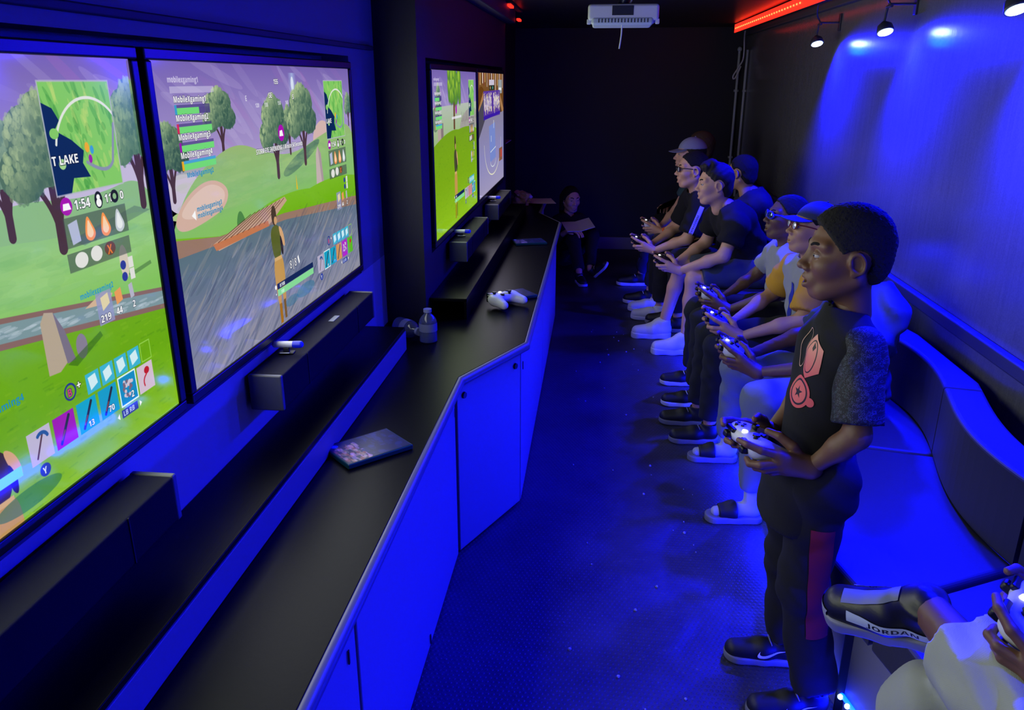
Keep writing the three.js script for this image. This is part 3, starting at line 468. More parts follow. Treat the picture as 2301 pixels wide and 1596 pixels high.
{
  const m = std(0xb4bcc8, 0.35);
  const o = thing('conduit_pipe', 'thin metal conduit in the far corner with a round cap', 'pipe', [1.232, 0, -7.915], 0, 'corner conduits'); part('pipe', rod([0, 0.3, 0], [0, 1.86, 0], 0.012), m, o); part('cap', ball(0, 1.87, 0.004, 0.022, 14), m, o);
  for (const y of [0.9, 1.5]) part('clip', bx(-0.02, 0.02, y, y + 0.02, -0.034, 0.006, 0.003), m, o);
  const p = thing('conduit_pipe', 'thin metal conduit in the far corner against the side wall, plain top', 'pipe', [1.284, 0, -7.80], 0, 'corner conduits'); part('pipe', rod([0, 0.3, 0], [0, 1.86, 0], 0.012), m, p);
  for (const y of [0.9, 1.5]) part('clip', bx(-0.014, 0.015, y, y + 0.02, -0.02, 0.02, 0.003), m, p);
  solo('power_cable', tube([[1.20, 2.03, -7.45], [1.215, 1.99, -7.6], [1.235, 1.93, -7.72], [1.245, 1.84, -7.75], [1.24, 1.77, -7.75], [1.20, 1.70, -7.74], [1.165, 1.63, -7.74], [1.175, 1.61, -7.74], [1.205, 1.66, -7.745], [1.228, 1.72, -7.75]], 0.0065, 60, 8), whitePlastic, 'pale power cable looping beside the corner conduits', 'cable');
}
// ---------------------------------------------------------------- things on the counter
function gameCase(label, at, turn, art, tilt = 0) {
  const o = thing('game_case', label, 'game case', at, turn, 'game cases on the counter');
  part('case_shell', bx(-0.068, 0.068, 0, 0.014, -0.095, 0.095, 0.003), phys(0x0c3a40, 0.3), o);
  const g = new THREE.PlaneGeometry(0.128, 0.182); g.rotateX(-Math.PI / 2); g.translate(0, 0.0145, 0);
  part('cover_sleeve', g, phys(0xffffff, 0.3, { map: art }), o); part('hinge_line', bx(-0.0665, -0.0635, 0.0135, 0.0148, -0.092, 0.092), seam, o);
  return o;
}
const art = (hue) => canvasTexture(256, 364, (g, w, h) => {
  g.fillStyle = '#141a44'; g.fillRect(0, 0, w, h); for (let i = 0; i < 70; i++) { g.globalAlpha = 0.35; blobEllipse(g, rnd() * w, rnd() * h * 0.65, 6 + rnd() * 26, 4 + rnd() * 16, ['#1c2a70', '#24388c', '#10143a', '#2c2c60'][rnd() * 4 | 0]); }
  g.globalAlpha = 1; for (let i = 0; i < 120; i++) { g.globalAlpha = 0.55; blobEllipse(g, w * (0.2 + 0.8 * rnd()), h * (0.62 + 0.36 * rnd()), 4 + rnd() * 24, 3 + rnd() * 10, hue[rnd() * hue.length | 0]); } g.globalAlpha = 1; blobEllipse(g, 34, h - 34, 20, 20, '#2a5ad0'); blobEllipse(g, 34, h - 34, 12, 10, '#6a9af0');
});
gameCase('game case lying alone on the near counter with a reddish cover corner', [-0.578, 0.6805, -1.835], -0.78, art(['#c06a5a', '#e0b0a8', '#8a3a34', '#d8a0c8', '#b0a070']));
gameCase('game case under a white gamepad on the far counter', [-0.372, 0.6805, -3.43], -0.95, art(['#c0a0b8', '#d8c8c8', '#b06a70', '#6a80c0']));
gameCase('game case lying flat by itself on the counter below the far televisions', [-0.405, 0.6805, -4.68], -1.25, art(['#8a80c0', '#a890c0', '#60408a', '#302050']));
function bottle(label, at, pose) {
  const o = thing('water_bottle', label, 'bottle', at, 0, 'water bottles'); const q = pose ?? {};
  const prof = [[0, 0], [0.028, 0], [0.033, 0.006], [0.033, 0.05], [0.0315, 0.056], [0.033, 0.062], [0.033, 0.115], [0.030, 0.132], [0.022, 0.150], [0.0135, 0.162], [0.0125, 0.176]].map(([x, y]) => new THREE.Vector2(x, y));
  const body = new THREE.LatheGeometry(prof, 28), lab = new THREE.CylinderGeometry(0.0338, 0.0338, 0.046, 28, 1, true), cap = new THREE.CylinderGeometry(0.0152, 0.0152, 0.018, 24), liq = new THREE.LatheGeometry([[0, 0.003], [0.030, 0.004], [0.0315, 0.008], [0.0315, 0.09], [0, 0.09]].map(([x, y]) => new THREE.Vector2(x, y)), 24);
  lab.translate(0, 0.088, 0); cap.translate(0, 0.181, 0);
  const b = part('body', body, phys(0x9aa6c4, 0.1, { transmission: 0.85, thickness: 0 }), o); part('label_wrap', lab, std(0x6f7690, 0.5), b); part('cap', cap, phys(0x7f86a0, 0.4), o); if (!q.empty) part('water', liq, phys(0xb8c8e8, 0.05, { transmission: 0.8, thickness: 0 }), o);
  o.rotation.set(q.rx ?? 0, q.ry ?? 0, q.rz ?? 0); o.scale.set(1, 0.66, 1); return o;
}
bottle('small water bottle standing upright where the counter steps forward', [-0.612, 0.6805, -2.76]);
bottle('water bottle lying on its side behind the upright bottle', [-0.745, 0.7150, -2.84], { rx: Math.PI / 2, rz: -0.9, ry: 0, empty: true });
{ // far end of the counter: crumpled wrapper and sheets of paper
  const bag = new THREE.IcosahedronGeometry(0.075, 4), p = bag.attributes.position;
  for (let i = 0; i < p.count; i++) { const v = V(p.getX(i), p.getY(i), p.getZ(i)), n = 1 + 0.34 * Math.sin(v.x * 70 + Math.sin(v.z * 55) * 2) * Math.cos(v.y * 62 + v.x * 20); v.multiplyScalar(n); v.y = Math.max(v.y * 0.8, -0.045); p.setXYZ(i, v.x, v.y + 0.045, v.z); }
  bag.computeVertexNormals(); const o = solo('snack_bag', bag, phys(0xa88a70, 0.3), 'crumpled snack bag on the far end of the counter', 'snack bag'); o.position.set(-0.60, 0.6805, -6.22);
  const s = new THREE.PlaneGeometry(0.21, 0.30, 8, 12); s.rotateX(-Math.PI / 2); const q = s.attributes.position; for (let i = 0; i < q.count; i++) q.setY(i, 0.004 + 0.05 * Math.max(0, -q.getX(i) - 0.01) * (1 + 3 * Math.max(0, -q.getX(i)))); s.computeVertexNormals();
  const sh = solo('paper_sheet', s, std(0xc8ccd8, 0.7, { side: THREE.DoubleSide }), 'curled paper sheet hanging at the far counter corner', 'paper'); sh.position.set(-0.462, 0.6815, -6.40); sh.rotation.y = 0.2;
}
{ // crumbs on the floor
  const n = 46, g = new THREE.DodecahedronGeometry(0.004, 0), im = new THREE.InstancedMesh(g, std(0xa0a0a0, 0.7), n), d = new THREE.Object3D();
  for (let k = 0; k < n; k++) { d.position.set(-0.1 + rnd() * 0.55, 0.002, -1.6 - rnd() * 3.6); d.rotation.set(rnd() * 6, rnd() * 6, rnd() * 6); d.scale.setScalar(0.5 + rnd()); d.updateMatrix(); im.setMatrixAt(k, d.matrix); }
  im.name = 'floor_crumbs'; im.userData = { label: 'tiny pale crumbs scattered over the dark floor', category: 'crumbs', kind: 'stuff' }; im.receiveShadow = true; scene.add(im);
}
// ---------------------------------------------------------------- modelling with distance fields
const smin = (a, b, k) => { const h = Math.max(k - Math.abs(a - b), 0) / k; return Math.min(a, b) - h * h * k * 0.25; };
const smax = (a, b, k) => -smin(-a, -b, k);
function cap(x, y, z, a, b, ra, rb) {
  const ax = b[0] - a[0], ay = b[1] - a[1], az = b[2] - a[2], px = x - a[0], py = y - a[1], pz = z - a[2], q = ax * ax + ay * ay + az * az;
  let t = q > 1e-12 ? (px * ax + py * ay + pz * az) / q : 0; t = t < 0 ? 0 : t > 1 ? 1 : t;
  const dx = px - ax * t, dy = py - ay * t, dz = pz - az * t; return Math.sqrt(dx * dx + dy * dy + dz * dz) - (ra + (rb - ra) * t);
}
function ell(x, y, z, rx, ry, rz) { const k0 = Math.sqrt((x / rx) ** 2 + (y / ry) ** 2 + (z / rz) ** 2), k1 = Math.sqrt((x / rx / rx) ** 2 + (y / ry / ry) ** 2 + (z / rz / rz) ** 2); return k1 > 1e-9 ? k0 * (k0 - 1) / k1 : -Math.min(rx, ry, rz); }
function sdfMesh(f, lo, hi, cell) {           // naive surface nets on a block-skipping grid
  const nx = Math.ceil((hi[0] - lo[0]) / cell) + 2, ny = Math.ceil((hi[1] - lo[1]) / cell) + 2, nz = Math.ceil((hi[2] - lo[2]) / cell) + 2, B = 6;
  const D = new Float32Array(nx * ny * nz), id = (i, j, k) => i + nx * (j + ny * k), rad = 0.5 * Math.sqrt(3) * B * cell * 1.25;
  for (let kb = 0; kb < nz; kb += B) for (let jb = 0; jb < ny; jb += B) for (let ib = 0; ib < nx; ib += B) {
    const ie = Math.min(ib + B, nx), je = Math.min(jb + B, ny), ke = Math.min(kb + B, nz), h = B * 0.5 * cell;
    const c = f(lo[0] + ib * cell + h, lo[1] + jb * cell + h, lo[2] + kb * cell + h);
    if (Math.abs(c) > rad) { for (let k = kb; k < ke; k++) for (let j = jb; j < je; j++) D.fill(c, id(ib, j, k), id(ib, j, k) + ie - ib); continue; }
    for (let k = kb; k < ke; k++) for (let j = jb; j < je; j++) for (let i = ib; i < ie; i++) D[id(i, j, k)] = f(lo[0] + i * cell, lo[1] + j * cell, lo[2] + k * cell);
  }
  const P = [], I = [], vid = new Int32Array(nx * ny * nz).fill(-1), E = [[0, 1], [0, 2], [0, 4], [1, 3], [1, 5], [2, 3], [2, 6], [3, 7], [4, 5], [4, 6], [5, 7], [6, 7]], c8 = new Float32Array(8);
  for (let k = 0; k < nz - 1; k++) for (let j = 0; j < ny - 1; j++) for (let i = 0; i < nx - 1; i++) {
    let m = 0; for (let q = 0; q < 8; q++) { c8[q] = D[id(i + (q & 1), j + (q >> 1 & 1), k + (q >> 2))]; if (c8[q] < 0) m |= 1 << q; }
    if (m === 0 || m === 255) continue;
    let x = 0, y = 0, z = 0, n = 0;
    for (const [a, b] of E) { if ((m >> a & 1) === (m >> b & 1)) continue; const t = c8[a] / (c8[a] - c8[b]); x += (a & 1) + ((b & 1) - (a & 1)) * t; y += (a >> 1 & 1) + ((b >> 1 & 1) - (a >> 1 & 1)) * t; z += (a >> 2) + ((b >> 2) - (a >> 2)) * t; n++; }
    vid[id(i, j, k)] = P.length / 3; P.push(lo[0] + (i + x / n) * cell, lo[1] + (j + y / n) * cell, lo[2] + (k + z / n) * cell);
  }
  const quad = (a, b, c, d, flip) => { if (a < 0 || b < 0 || c < 0 || d < 0) return; if (flip) I.push(a, c, b, a, d, c); else I.push(a, b, c, a, c, d); };
  for (let k = 1; k < nz - 1; k++) for (let j = 1; j < ny - 1; j++) for (let i = 1; i < nx - 1; i++) {
    const s = D[id(i, j, k)] < 0;
    if (s !== D[id(i + 1, j, k)] < 0) quad(vid[id(i, j - 1, k - 1)], vid[id(i, j, k - 1)], vid[id(i, j, k)], vid[id(i, j - 1, k)], !s);
    if (s !== D[id(i, j + 1, k)] < 0) quad(vid[id(i - 1, j, k - 1)], vid[id(i - 1, j, k)], vid[id(i, j, k)], vid[id(i, j, k - 1)], !s);
    if (s !== D[id(i, j, k + 1)] < 0) quad(vid[id(i - 1, j - 1, k)], vid[id(i, j - 1, k)], vid[id(i, j, k)], vid[id(i - 1, j, k)], !s);
  }
  const g = new THREE.BufferGeometry(); g.setAttribute('position', new THREE.Float32BufferAttribute(P, 3)); g.setIndex(I); g.computeVertexNormals();
  const uv = new Float32Array(P.length / 3 * 2); for (let i = 0; i < P.length / 3; i++) { uv[2 * i] = P[3 * i] + 0.7 * P[3 * i + 2]; uv[2 * i + 1] = P[3 * i + 1] - 0.2 * P[3 * i + 2]; }
  g.setAttribute('uv', new THREE.BufferAttribute(uv, 2)); return g;
}
function drape(f, o, dir, U, Vv, w, h, nu, nv, lift = 0.0018, reach = 0.35) {   // a sheet of w x h laid onto the surface f = 0 along dir
  const P = [], uv = [], I = [], ok = [];
  for (let j = 0; j <= nv; j++) for (let i = 0; i <= nu; i++) {
    const a = (i / nu - 0.5) * w, b = (j / nv - 0.5) * h, p = [0, 1, 2].map((q) => o[q] + U[q] * a + Vv[q] * b); let t = 0, hit = false;
    for (let s = 0; s < 260 && t < reach; s++) { const d = f(p[0] + dir[0] * t, p[1] + dir[1] * t, p[2] + dir[2] * t) - lift; if (d < 0.0003) { hit = true; break; } t += Math.max(d * 0.7, 0.0004); }
    P.push(p[0] + dir[0] * t, p[1] + dir[1] * t, p[2] + dir[2] * t); uv.push(i / nu, j / nv); ok.push(hit);
  }
  const n = nu + 1;
  for (let j = 0; j < nv; j++) for (let i = 0; i < nu; i++) { const a = j * n + i, b = a + 1, c = a + n, d = c + 1; if (ok[a] && ok[b] && ok[c] && ok[d]) { I.push(a, b, d, a, d, c); } }
  const g = new THREE.BufferGeometry(); g.setAttribute('position', new THREE.Float32BufferAttribute(P, 3)); g.setAttribute('uv', new THREE.Float32BufferAttribute(uv, 2)); g.setIndex(I); g.computeVertexNormals(); return g;
}
const bounds = (pts, m) => [[0, 1, 2].map((q) => Math.min(...pts.map((p) => p[q])) - m), [0, 1, 2].map((q) => Math.max(...pts.map((p) => p[q])) + m)];
const add3 = (a, b, s = 1) => [a[0] + b[0] * s, a[1] + b[1] * s, a[2] + b[2] * s], sub3 = (a, b) => [a[0] - b[0], a[1] - b[1], a[2] - b[2]], mix3 = (a, b, t) => [a[0] + (b[0] - a[0]) * t, a[1] + (b[1] - a[1]) * t, a[2] + (b[2] - a[2]) * t];
const norm3 = (a) => { const l = Math.hypot(...a) || 1; return [a[0] / l, a[1] / l, a[2] / l]; }, cross3 = (a, b) => [a[1] * b[2] - a[2] * b[1], a[2] * b[0] - a[0] * b[2], a[0] * b[1] - a[1] * b[0]], dot3 = (a, b) => a[0] * b[0] + a[1] * b[1] + a[2] * b[2];
const basis = (X, Y, Z, o) => new THREE.Matrix4().makeBasis(V(...X), V(...Y), V(...Z)).setPosition(...o);

// ---------------------------------------------------------------- gamepad and the hands that hold one (frame: x player's right, y top face, z towards the player)
const padShell = (x, y, z) => {
  x = Math.abs(x); let d = cap(x, y * 1.25, z, [0, 0, -0.008], [0.045, 0, -0.008], 0.030, 0.031);
  d = smin(d, cap(x, y, z, [0.048, -0.002, -0.002], [0.060, -0.012, 0.058], 0.027, 0.018), 0.018);
  d = smax(d, y - 0.0205 + 1.2 * z * z, 0.008); return d;
};
const padGeo = sdfMesh(padShell, [-0.10, -0.05, -0.06], [0.10, 0.05, 0.09], 0.0032);
const padDark = phys(0x0a0a0c, 0.4), padGlow = std(0xffffff, 0.3, { emissive: lin(1, 1, 1), emissiveIntensity: 1.6 });
function gamepad(label, M, shellMat) {
  const o = thing('gamepad', label, 'game controller', [0, 0, 0], 0, 'gamepads'); o.applyMatrix4(M);
  const sh = part('shell', padGeo, shellMat, o);
  for (const [x, z] of [[-0.042, -0.016], [0.021, 0.012]]) part('thumbstick', [rod([x, 0.016, z], [x, 0.026, z], 0.006), rod([x, 0.026, z], [x, 0.031, z], 0.0095, 0.0088, 16)], padDark, o);
  part('direction_pad', [bx(-0.0305, -0.0115, 0.016, 0.0235, 0.009, 0.015, 0.001), bx(-0.024, -0.018, 0.016, 0.0235, 0.0025, 0.0215, 0.001)], padDark, o);
  for (const [dx, dz] of [[0, -0.011], [0, 0.011], [0.011, 0], [-0.011, 0]]) part('face_button', rod([0.043 + dx, 0.015, -0.016 + dz], [0.043 + dx, 0.0235, -0.016 + dz], 0.0048, 0.0042, 12), padDark, o);
  part('guide_button', rod([0, 0.016, -0.024], [0, 0.0222, -0.024], 0.0075, 0.007, 16), padGlow, o);
  for (const s of [-1, 1]) { part('bumper', bx(s * 0.022, s * 0.062, 0.002, 0.014, -0.046, -0.030, 0.005), shellMat === padDark ? seam : padDark, o); part('trigger', bx(s * 0.036, s * 0.058, -0.018, 0.0, -0.052, -0.030, 0.006), padDark, o); }
  return o;
}
const W_PAD = [0.102, -0.018, 0.108];
const FING = [
  { c: [[0.094, 0.004, 0.024], [0.088, 0.010, -0.020], [0.070, 0.015, -0.050], [0.046, 0.014, -0.060]], r: [0.0112, 0.0098, 0.0086, 0.0074] },
  { c: [[0.096, -0.012, 0.032], [0.088, -0.028, -0.012], [0.066, -0.036, -0.028], [0.044, -0.034, -0.026]], r: [0.0112, 0.0100, 0.0088, 0.0076] },
  { c: [[0.094, -0.026, 0.044], [0.086, -0.040, 0.004], [0.063, -0.046, -0.008], [0.042, -0.040, -0.004]], r: [0.0108, 0.0096, 0.0086, 0.0074] },
  { c: [[0.090, -0.036, 0.058], [0.082, -0.047, 0.026], [0.062, -0.052, 0.016], [0.046, -0.045, 0.018]], r: [0.0100, 0.0086, 0.0076, 0.0066] },
  { c: [[0.086, -0.010, 0.090], [0.080, 0.022, 0.062], [0.058, 0.038, 0.034], [0.036, 0.0395, 0.014]], r: [0.0165, 0.0135, 0.0105, 0.0086] }];
function handField(x, y, z) {        // right hand; joints may crease
  let d = 1;
  for (const F of FING) d = smin(d, cap(x, y, z, W_PAD, F.c[0], 0.0215, F.r[0] + 0.0028), 0.014);
  for (const F of FING) { let e = 1; for (let i = 0; i < 3; i++) e = smin(e, cap(x, y, z, F.c[i], F.c[i + 1], F.r[i], F.r[i + 1]), 0.004); d = smin(d, e, 0.0055); }
  return d;
}
const handGeo = sdfMesh(handField, [0.015, -0.08, -0.085], [0.14, 0.065, 0.155], 0.0030);
const handGeoL = handGeo.clone().applyMatrix4(new THREE.Matrix4().makeScale(-1, 1, 1)); { const a = handGeoL.index.array; for (let i = 0; i < a.length; i += 3) { const t = a[i]; a[i] = a[i + 1]; a[i + 1] = t; } handGeoL.computeVertexNormals(); }
const FREE = [[0.030, -0.014], [0.010, -0.004], [-0.010, -0.006], [-0.028, -0.016]];
function freeHandField(x, y, z) {    // loose curled hand: wrist at the origin, fingers along +x, palm down, thumb towards +z
  let d = 1;
  FREE.forEach(([w], i) => { d = smin(d, cap(x, y, z, [0, 0, w * 0.35], [0.085 - Math.abs(w) * 0.25, -0.002, w], 0.020, 0.0125), 0.012); });
  FREE.forEach(([w, dy], i) => { const L = [0.95, 1.05, 1, 0.8][i], a = [0.085 - Math.abs(w) * 0.25, -0.002, w], b = add3(a, [0.040 * L, -0.012, w * 0.1]), c = add3(b, [0.020 * L, -0.022, 0]), e = add3(c, [0.006 * L, -0.020, 0]); d = smin(d, Math.min(cap(x, y, z, a, b, 0.0102, 0.0092), cap(x, y, z, b, c, 0.0092, 0.0084), cap(x, y, z, c, e, 0.0084, 0.0070)), 0.005); });
  return smin(d, Math.min(cap(x, y, z, [0.020, -0.006, 0.022], [0.052, -0.014, 0.046], 0.0155, 0.0120), cap(x, y, z, [0.052, -0.014, 0.046], [0.086, -0.022, 0.052], 0.0115, 0.0082)), 0.008);
}
const freeHandGeo = sdfMesh(freeHandField, [-0.04, -0.085, -0.06], [0.18, 0.045, 0.085], 0.0032);

// ---------------------------------------------------------------- head (frame: x forward, y up, z to the person's left; metres for an adult)
function headField(o) {
  const m = o.mouth ?? 0.2, jaw = o.jaw ?? 1, nb = o.nose ?? 1, bl = o.broad ?? 1;
  return (x, y, z) => {
    const s = z < 0 ? -1 : 1; z = Math.abs(z) / bl;
    let d = ell(x + 0.012, y - 0.030, z, 0.100, 0.088, 0.076);
    d = smin(d, ell(x - 0.022, y + 0.030, z, 0.070, 0.086 * jaw, 0.060), 0.030);
    d = smin(d, cap(x, y, z, [0.064, -0.098 * jaw, 0], [0.058, -0.094 * jaw, 0.014], 0.020, 0.018), 0.022);
    d = smin(d, cap(x, y, z, [0.050, -0.094 * jaw, 0.022], [-0.018, -0.052, 0.054], 0.018, 0.016), 0.024);
    d = smin(d, ell(x - 0.056, y + 0.022, z - 0.040, 0.030, 0.026, 0.024), 0.020);
    d = smin(d, cap(x, y, z, [0.083, 0.030, 0.010], [0.066, 0.030, 0.050], 0.010, 0.011), 0.016);
    d = smax(d, -ell(x - 0.097, y - 0.007, z - 0.033, 0.020, 0.0125, 0.019), 0.012);
    d = smin(d, cap(x, y, z, [0.084, 0.022, 0], [0.104, -0.022, 0], 0.0085, 0.0095 * nb), 0.012);
    d = smin(d, ell(x - 0.108, y + 0.028, z, 0.0125, 0.0105, 0.0125 * nb), 0.008);
    d = smin(d, ell(x - 0.096, y + 0.033, z - 0.0135 * nb, 0.012, 0.0085, 0.0085 * nb), 0.006);
    d = smax(d, -ell(x - 0.102, y + 0.0415, z - 0.0085 * nb, 0.006, 0.004, 0.0036), 0.003);
    d = smin(d, ell(x - 0.080, y + 0.062, z, 0.020, 0.024, 0.028), 0.014);
    const fl = o.lips ?? 1;
    d = smin(d, cap(x, y, z, [0.0965, -0.0575 + m * 0.003, 0], [0.082, -0.0625, 0.0225], 0.0058 * fl, 0.0030), 0.005);
    d = smin(d, cap(x, y, z, [0.0935, -0.0715 - m * 0.013, 0], [0.081, -0.0655 - m * 0.004, 0.0215], 0.0066 * fl, 0.0030), 0.005);
    d = smax(d, -ell(x - 0.103, y + 0.0645 + m * 0.005, z, 0.022, 0.0016 + m * 0.0075, 0.019), 0.003);
    // upper lid and lower lid over the eyeball
    const eb = Math.sqrt((x - 0.0755) ** 2 + (y - 0.006) ** 2 + (z - 0.0325) ** 2) - 0.0148;
    d = smin(d, Math.max(eb, 0.0056 - y + 0.12 * (x - 0.08)), 0.004); d = smin(d, Math.max(eb, y + 0.0005), 0.004);
    // ear
    const ex = x + 0.008, ey = y + 0.004, c = Math.cos(0.22), n = Math.sin(0.22), qx = (c * ex - n * ey) / 0.68, qy = n * ex + c * ey, zz = z - 0.079 + 0.35 * Math.min(0, 0) - 0.25 * (-ex), R = Math.hypot(qx, qy);
    let ear = Math.sqrt((R - 0.0245) ** 2 + zz * zz) - 0.0056; ear = smin(ear, Math.max(R - 0.024, Math.abs(zz + 0.006) - 0.004), 0.006);
    ear = smin(ear, ell(ex - 0.004, ey + 0.027, z - 0.075, 0.010, 0.011, 0.006), 0.006); ear = smin(ear, ell(ex - 0.016, ey + 0.002, z - 0.076, 0.006, 0.009, 0.007), 0.006);
    d = smin(d, ear, 0.006);
    return smin(d, cap(x, y, z, [-0.022, -0.05, 0], [-0.040, -0.150, 0], 0.050 * (o.neckThin ?? 1), 0.050 * (o.neckThin ?? 1)), 0.030);
  };
}
const cranium = (x, y, z) => ell(x + 0.012, y - 0.030, z, 0.100, 0.088, 0.076);
const hairFields = {
  short: (x, y, z) => { let d = ell(x + 0.014, y - 0.030, z, 0.106, 0.095, 0.083); d = smin(d, ell(x + 0.062, y + 0.030, z, 0.048, 0.058, 0.062), 0.02); const az = Math.abs(z); d = smax(d, 0.78 * x - 0.62 * y - 0.008 + 0.05 * az, 0.012); d = smax(d, -y - 0.082, 0.01); d = smax(d, -(Math.hypot(x + 0.008, y + 0.004) - 0.036 + (az < 0.06 ? 1 : 0)), 0.006); return d + 0.0022 * Math.sin(x * 170) * Math.sin(y * 150 + z * 60) * Math.sin(z * 160); },
  afro: (x, y, z) => { let d = ell(x + 0.004, y - 0.046, z, 0.106, 0.091, 0.087); d = smin(d, ell(x + 0.058, y + 0.010, z, 0.050, 0.064, 0.064), 0.03); const az = Math.abs(z); d = smax(d, 0.81 * x - 0.58 * y - 0.017 + 0.12 * Math.max(0, az - 0.045), 0.006); d = smax(d, -y - 0.070, 0.012); d = smax(d, -(Math.hypot(x + 0.004, y + 0.010) - 0.040 + (az < 0.055 ? 1 : 0)), 0.008); return d + 0.0026 * Math.sin(x * 520 + 2 * Math.sin(z * 210)) * Math.sin(y * 500 + Math.sin(x * 300)) * Math.sin(z * 480); },
  quiff: (x, y, z) => { let d = ell(x + 0.014, y - 0.034, z, 0.106, 0.098, 0.083); d = smin(d, cap(x, y, Math.abs(z), [0.080, 0.100, 0.0], [0.020, 0.128, 0.03], 0.018, 0.024), 0.03); d = smin(d, cap(x, y, Math.abs(z), [0.096, 0.084, 0.012], [0.060, 0.11, 0.03], 0.012, 0.022), 0.02); d = smin(d, ell(x + 0.062, y + 0.030, z, 0.050, 0.060, 0.064), 0.02); const az = Math.abs(z); d = smax(d, 0.80 * x - 0.60 * y - 0.012 + 0.05 * az, 0.014); d = smax(d, -y - 0.082, 0.01); d = smax(d, -(Math.hypot(x + 0.008, y + 0.004) - 0.036 + (az < 0.06 ? 1 : 0)), 0.006); return d + 0.003 * Math.sin(z * 220 + x * 60) * Math.sin(x * 90 + y * 70); },
  long: (x, y, z) => { let d = ell(x + 0.018, y - 0.026, z, 0.110, 0.098, 0.088); const az = Math.abs(z); d = smin(d, cap(x, y, az, [-0.05, 0.0, 0.040], [-0.06, -0.16, 0.045], 0.058, 0.045), 0.03); d = smax(d, 0.86 * x - 0.5 * y - 0.020, 0.014); return d + 0.002 * Math.sin(z * 260 + x * 80) * Math.sin(y * 40); },
};
const capField = (x, y, z) => { let d = ell(x + 0.014, y - 0.034, z, 0.108, 0.100, 0.086); d = smax(d, -(y - 0.048 + 0.16 * x), 0.006); return d; };
const brimField = (x, y, z) => { const yy = y - 0.046 + 0.16 * x + 2.6 * z * z + 0.25 * (x - 0.09), r = Math.hypot((x - 0.075) / 1.05, z) - 0.082; return Math.max(smax(r, Math.abs(yy) - 0.0032, 0.003), -(x - 0.045)); };
const skinMat = {}, skinOf = (hex) => skinMat[hex] ??= phys(hex, 0.52, { sheen: 0.2 });
const eyeWhite = phys(0xa9a59c, 0.25), iris = phys(0x140c08, 0.1);

// ---------------------------------------------------------------- shoes (frame: x towards the toe, y up, origin under the heel)
const shoeUpper = (x, y, z) => { let d = cap(x, y, z, [0.036, 0.050, 0], [0.120, 0.052, 0], 0.036, 0.037); d = smin(d, cap(x, y, z * 0.92, [0.120, 0.046, 0], [0.215, 0.036, 0.004], 0.040, 0.034), 0.02); d = smin(d, cap(x, y, z, [0.040, 0.060, 0], [0.046, 0.102, 0], 0.038, 0.040), 0.02); d = smax(d, 0.020 - y, 0.004); d = smax(d, y - 0.108, 0.004); return smax(d, -cap(x, y, z, [0.048, 0.108, 0], [0.048, 0.14, 0], 0.033, 0.036), 0.006); };
const soleField = (x, y, z) => { let d = cap(x, 0, z, [0.036, 0, 0], [0.120, 0, 0.001], 0.040, 0.038); d = smin(d, cap(x, 0, z, [0.120, 0, 0.001], [0.205, 0, 0.004], 0.038, 0.046), 0.02); return smax(d, Math.abs(y - 0.014 - 0.10 * Math.max(0, x - 0.19)) - 0.0135, 0.006); };
const bulkyUpper = (x, y, z) => smin(shoeUpper(x * 0.985, y * 0.9, z * 0.92), cap(x, y, z, [0.05, 0.11, 0], [0.09, 0.098, 0], 0.036, 0.03), 0.02);
const bulkySole = (x, y, z) => { const d = soleField(x * 0.98, 0.014, z * 0.93); return smax(d, Math.abs(y - 0.018) - 0.0185 - 0.002 * Math.sin(x * 60), 0.006); };
const footField = (x, y, z) => { let d = cap(x, y, z, [0.040, 0.058, 0], [0.130, 0.056, 0], 0.034, 0.030); d = smin(d, cap(x, y, z * 0.85, [0.130, 0.052, 0], [0.205, 0.044, 0.002], 0.030, 0.021), 0.02); return smin(d, cap(x, y, z, [0.046, 0.07, 0], [0.046, 0.20, 0], 0.040, 0.043), 0.02); };
const strapField = (x, y, z) => smax(smax(footField(x, y, z) - 0.009, Math.abs(x - 0.155 - 0.1 * (y - 0.05)) - 0.040, 0.006), 0.014 - y, 0.004);
const slideSole = (x, y, z) => { const d = soleField(x, 0.014, z * 0.94); return smax(d, Math.abs(y - 0.015) - 0.015, 0.005); };
const SB = [[-0.02, -0.01, -0.07], [0.28, 0.16, 0.07]], shoeCache = {};
const sgeo = (k, f, hi = SB[1]) => shoeCache[k] ??= sdfMesh(f, SB[0], hi, 0.0042);
const swoosh = canvasTexture(256, 128, (g) => { g.clearRect(0, 0, 256, 128); g.fillStyle = '#fff'; g.beginPath(); g.moveTo(250, 14); g.bezierCurveTo(160, 52, 110, 84, 70, 96); g.bezierCurveTo(18, 110, -4, 88, 36, 34); g.bezierCurveTo(22, 68, 40, 76, 74, 66); g.closePath(); g.fill(); });
const alphaOf = (t) => { const m = std(0xffffff, 0.55, { map: t, transparent: true, alphaTest: 0.4 }); m.side = THREE.DoubleSide; return m; };
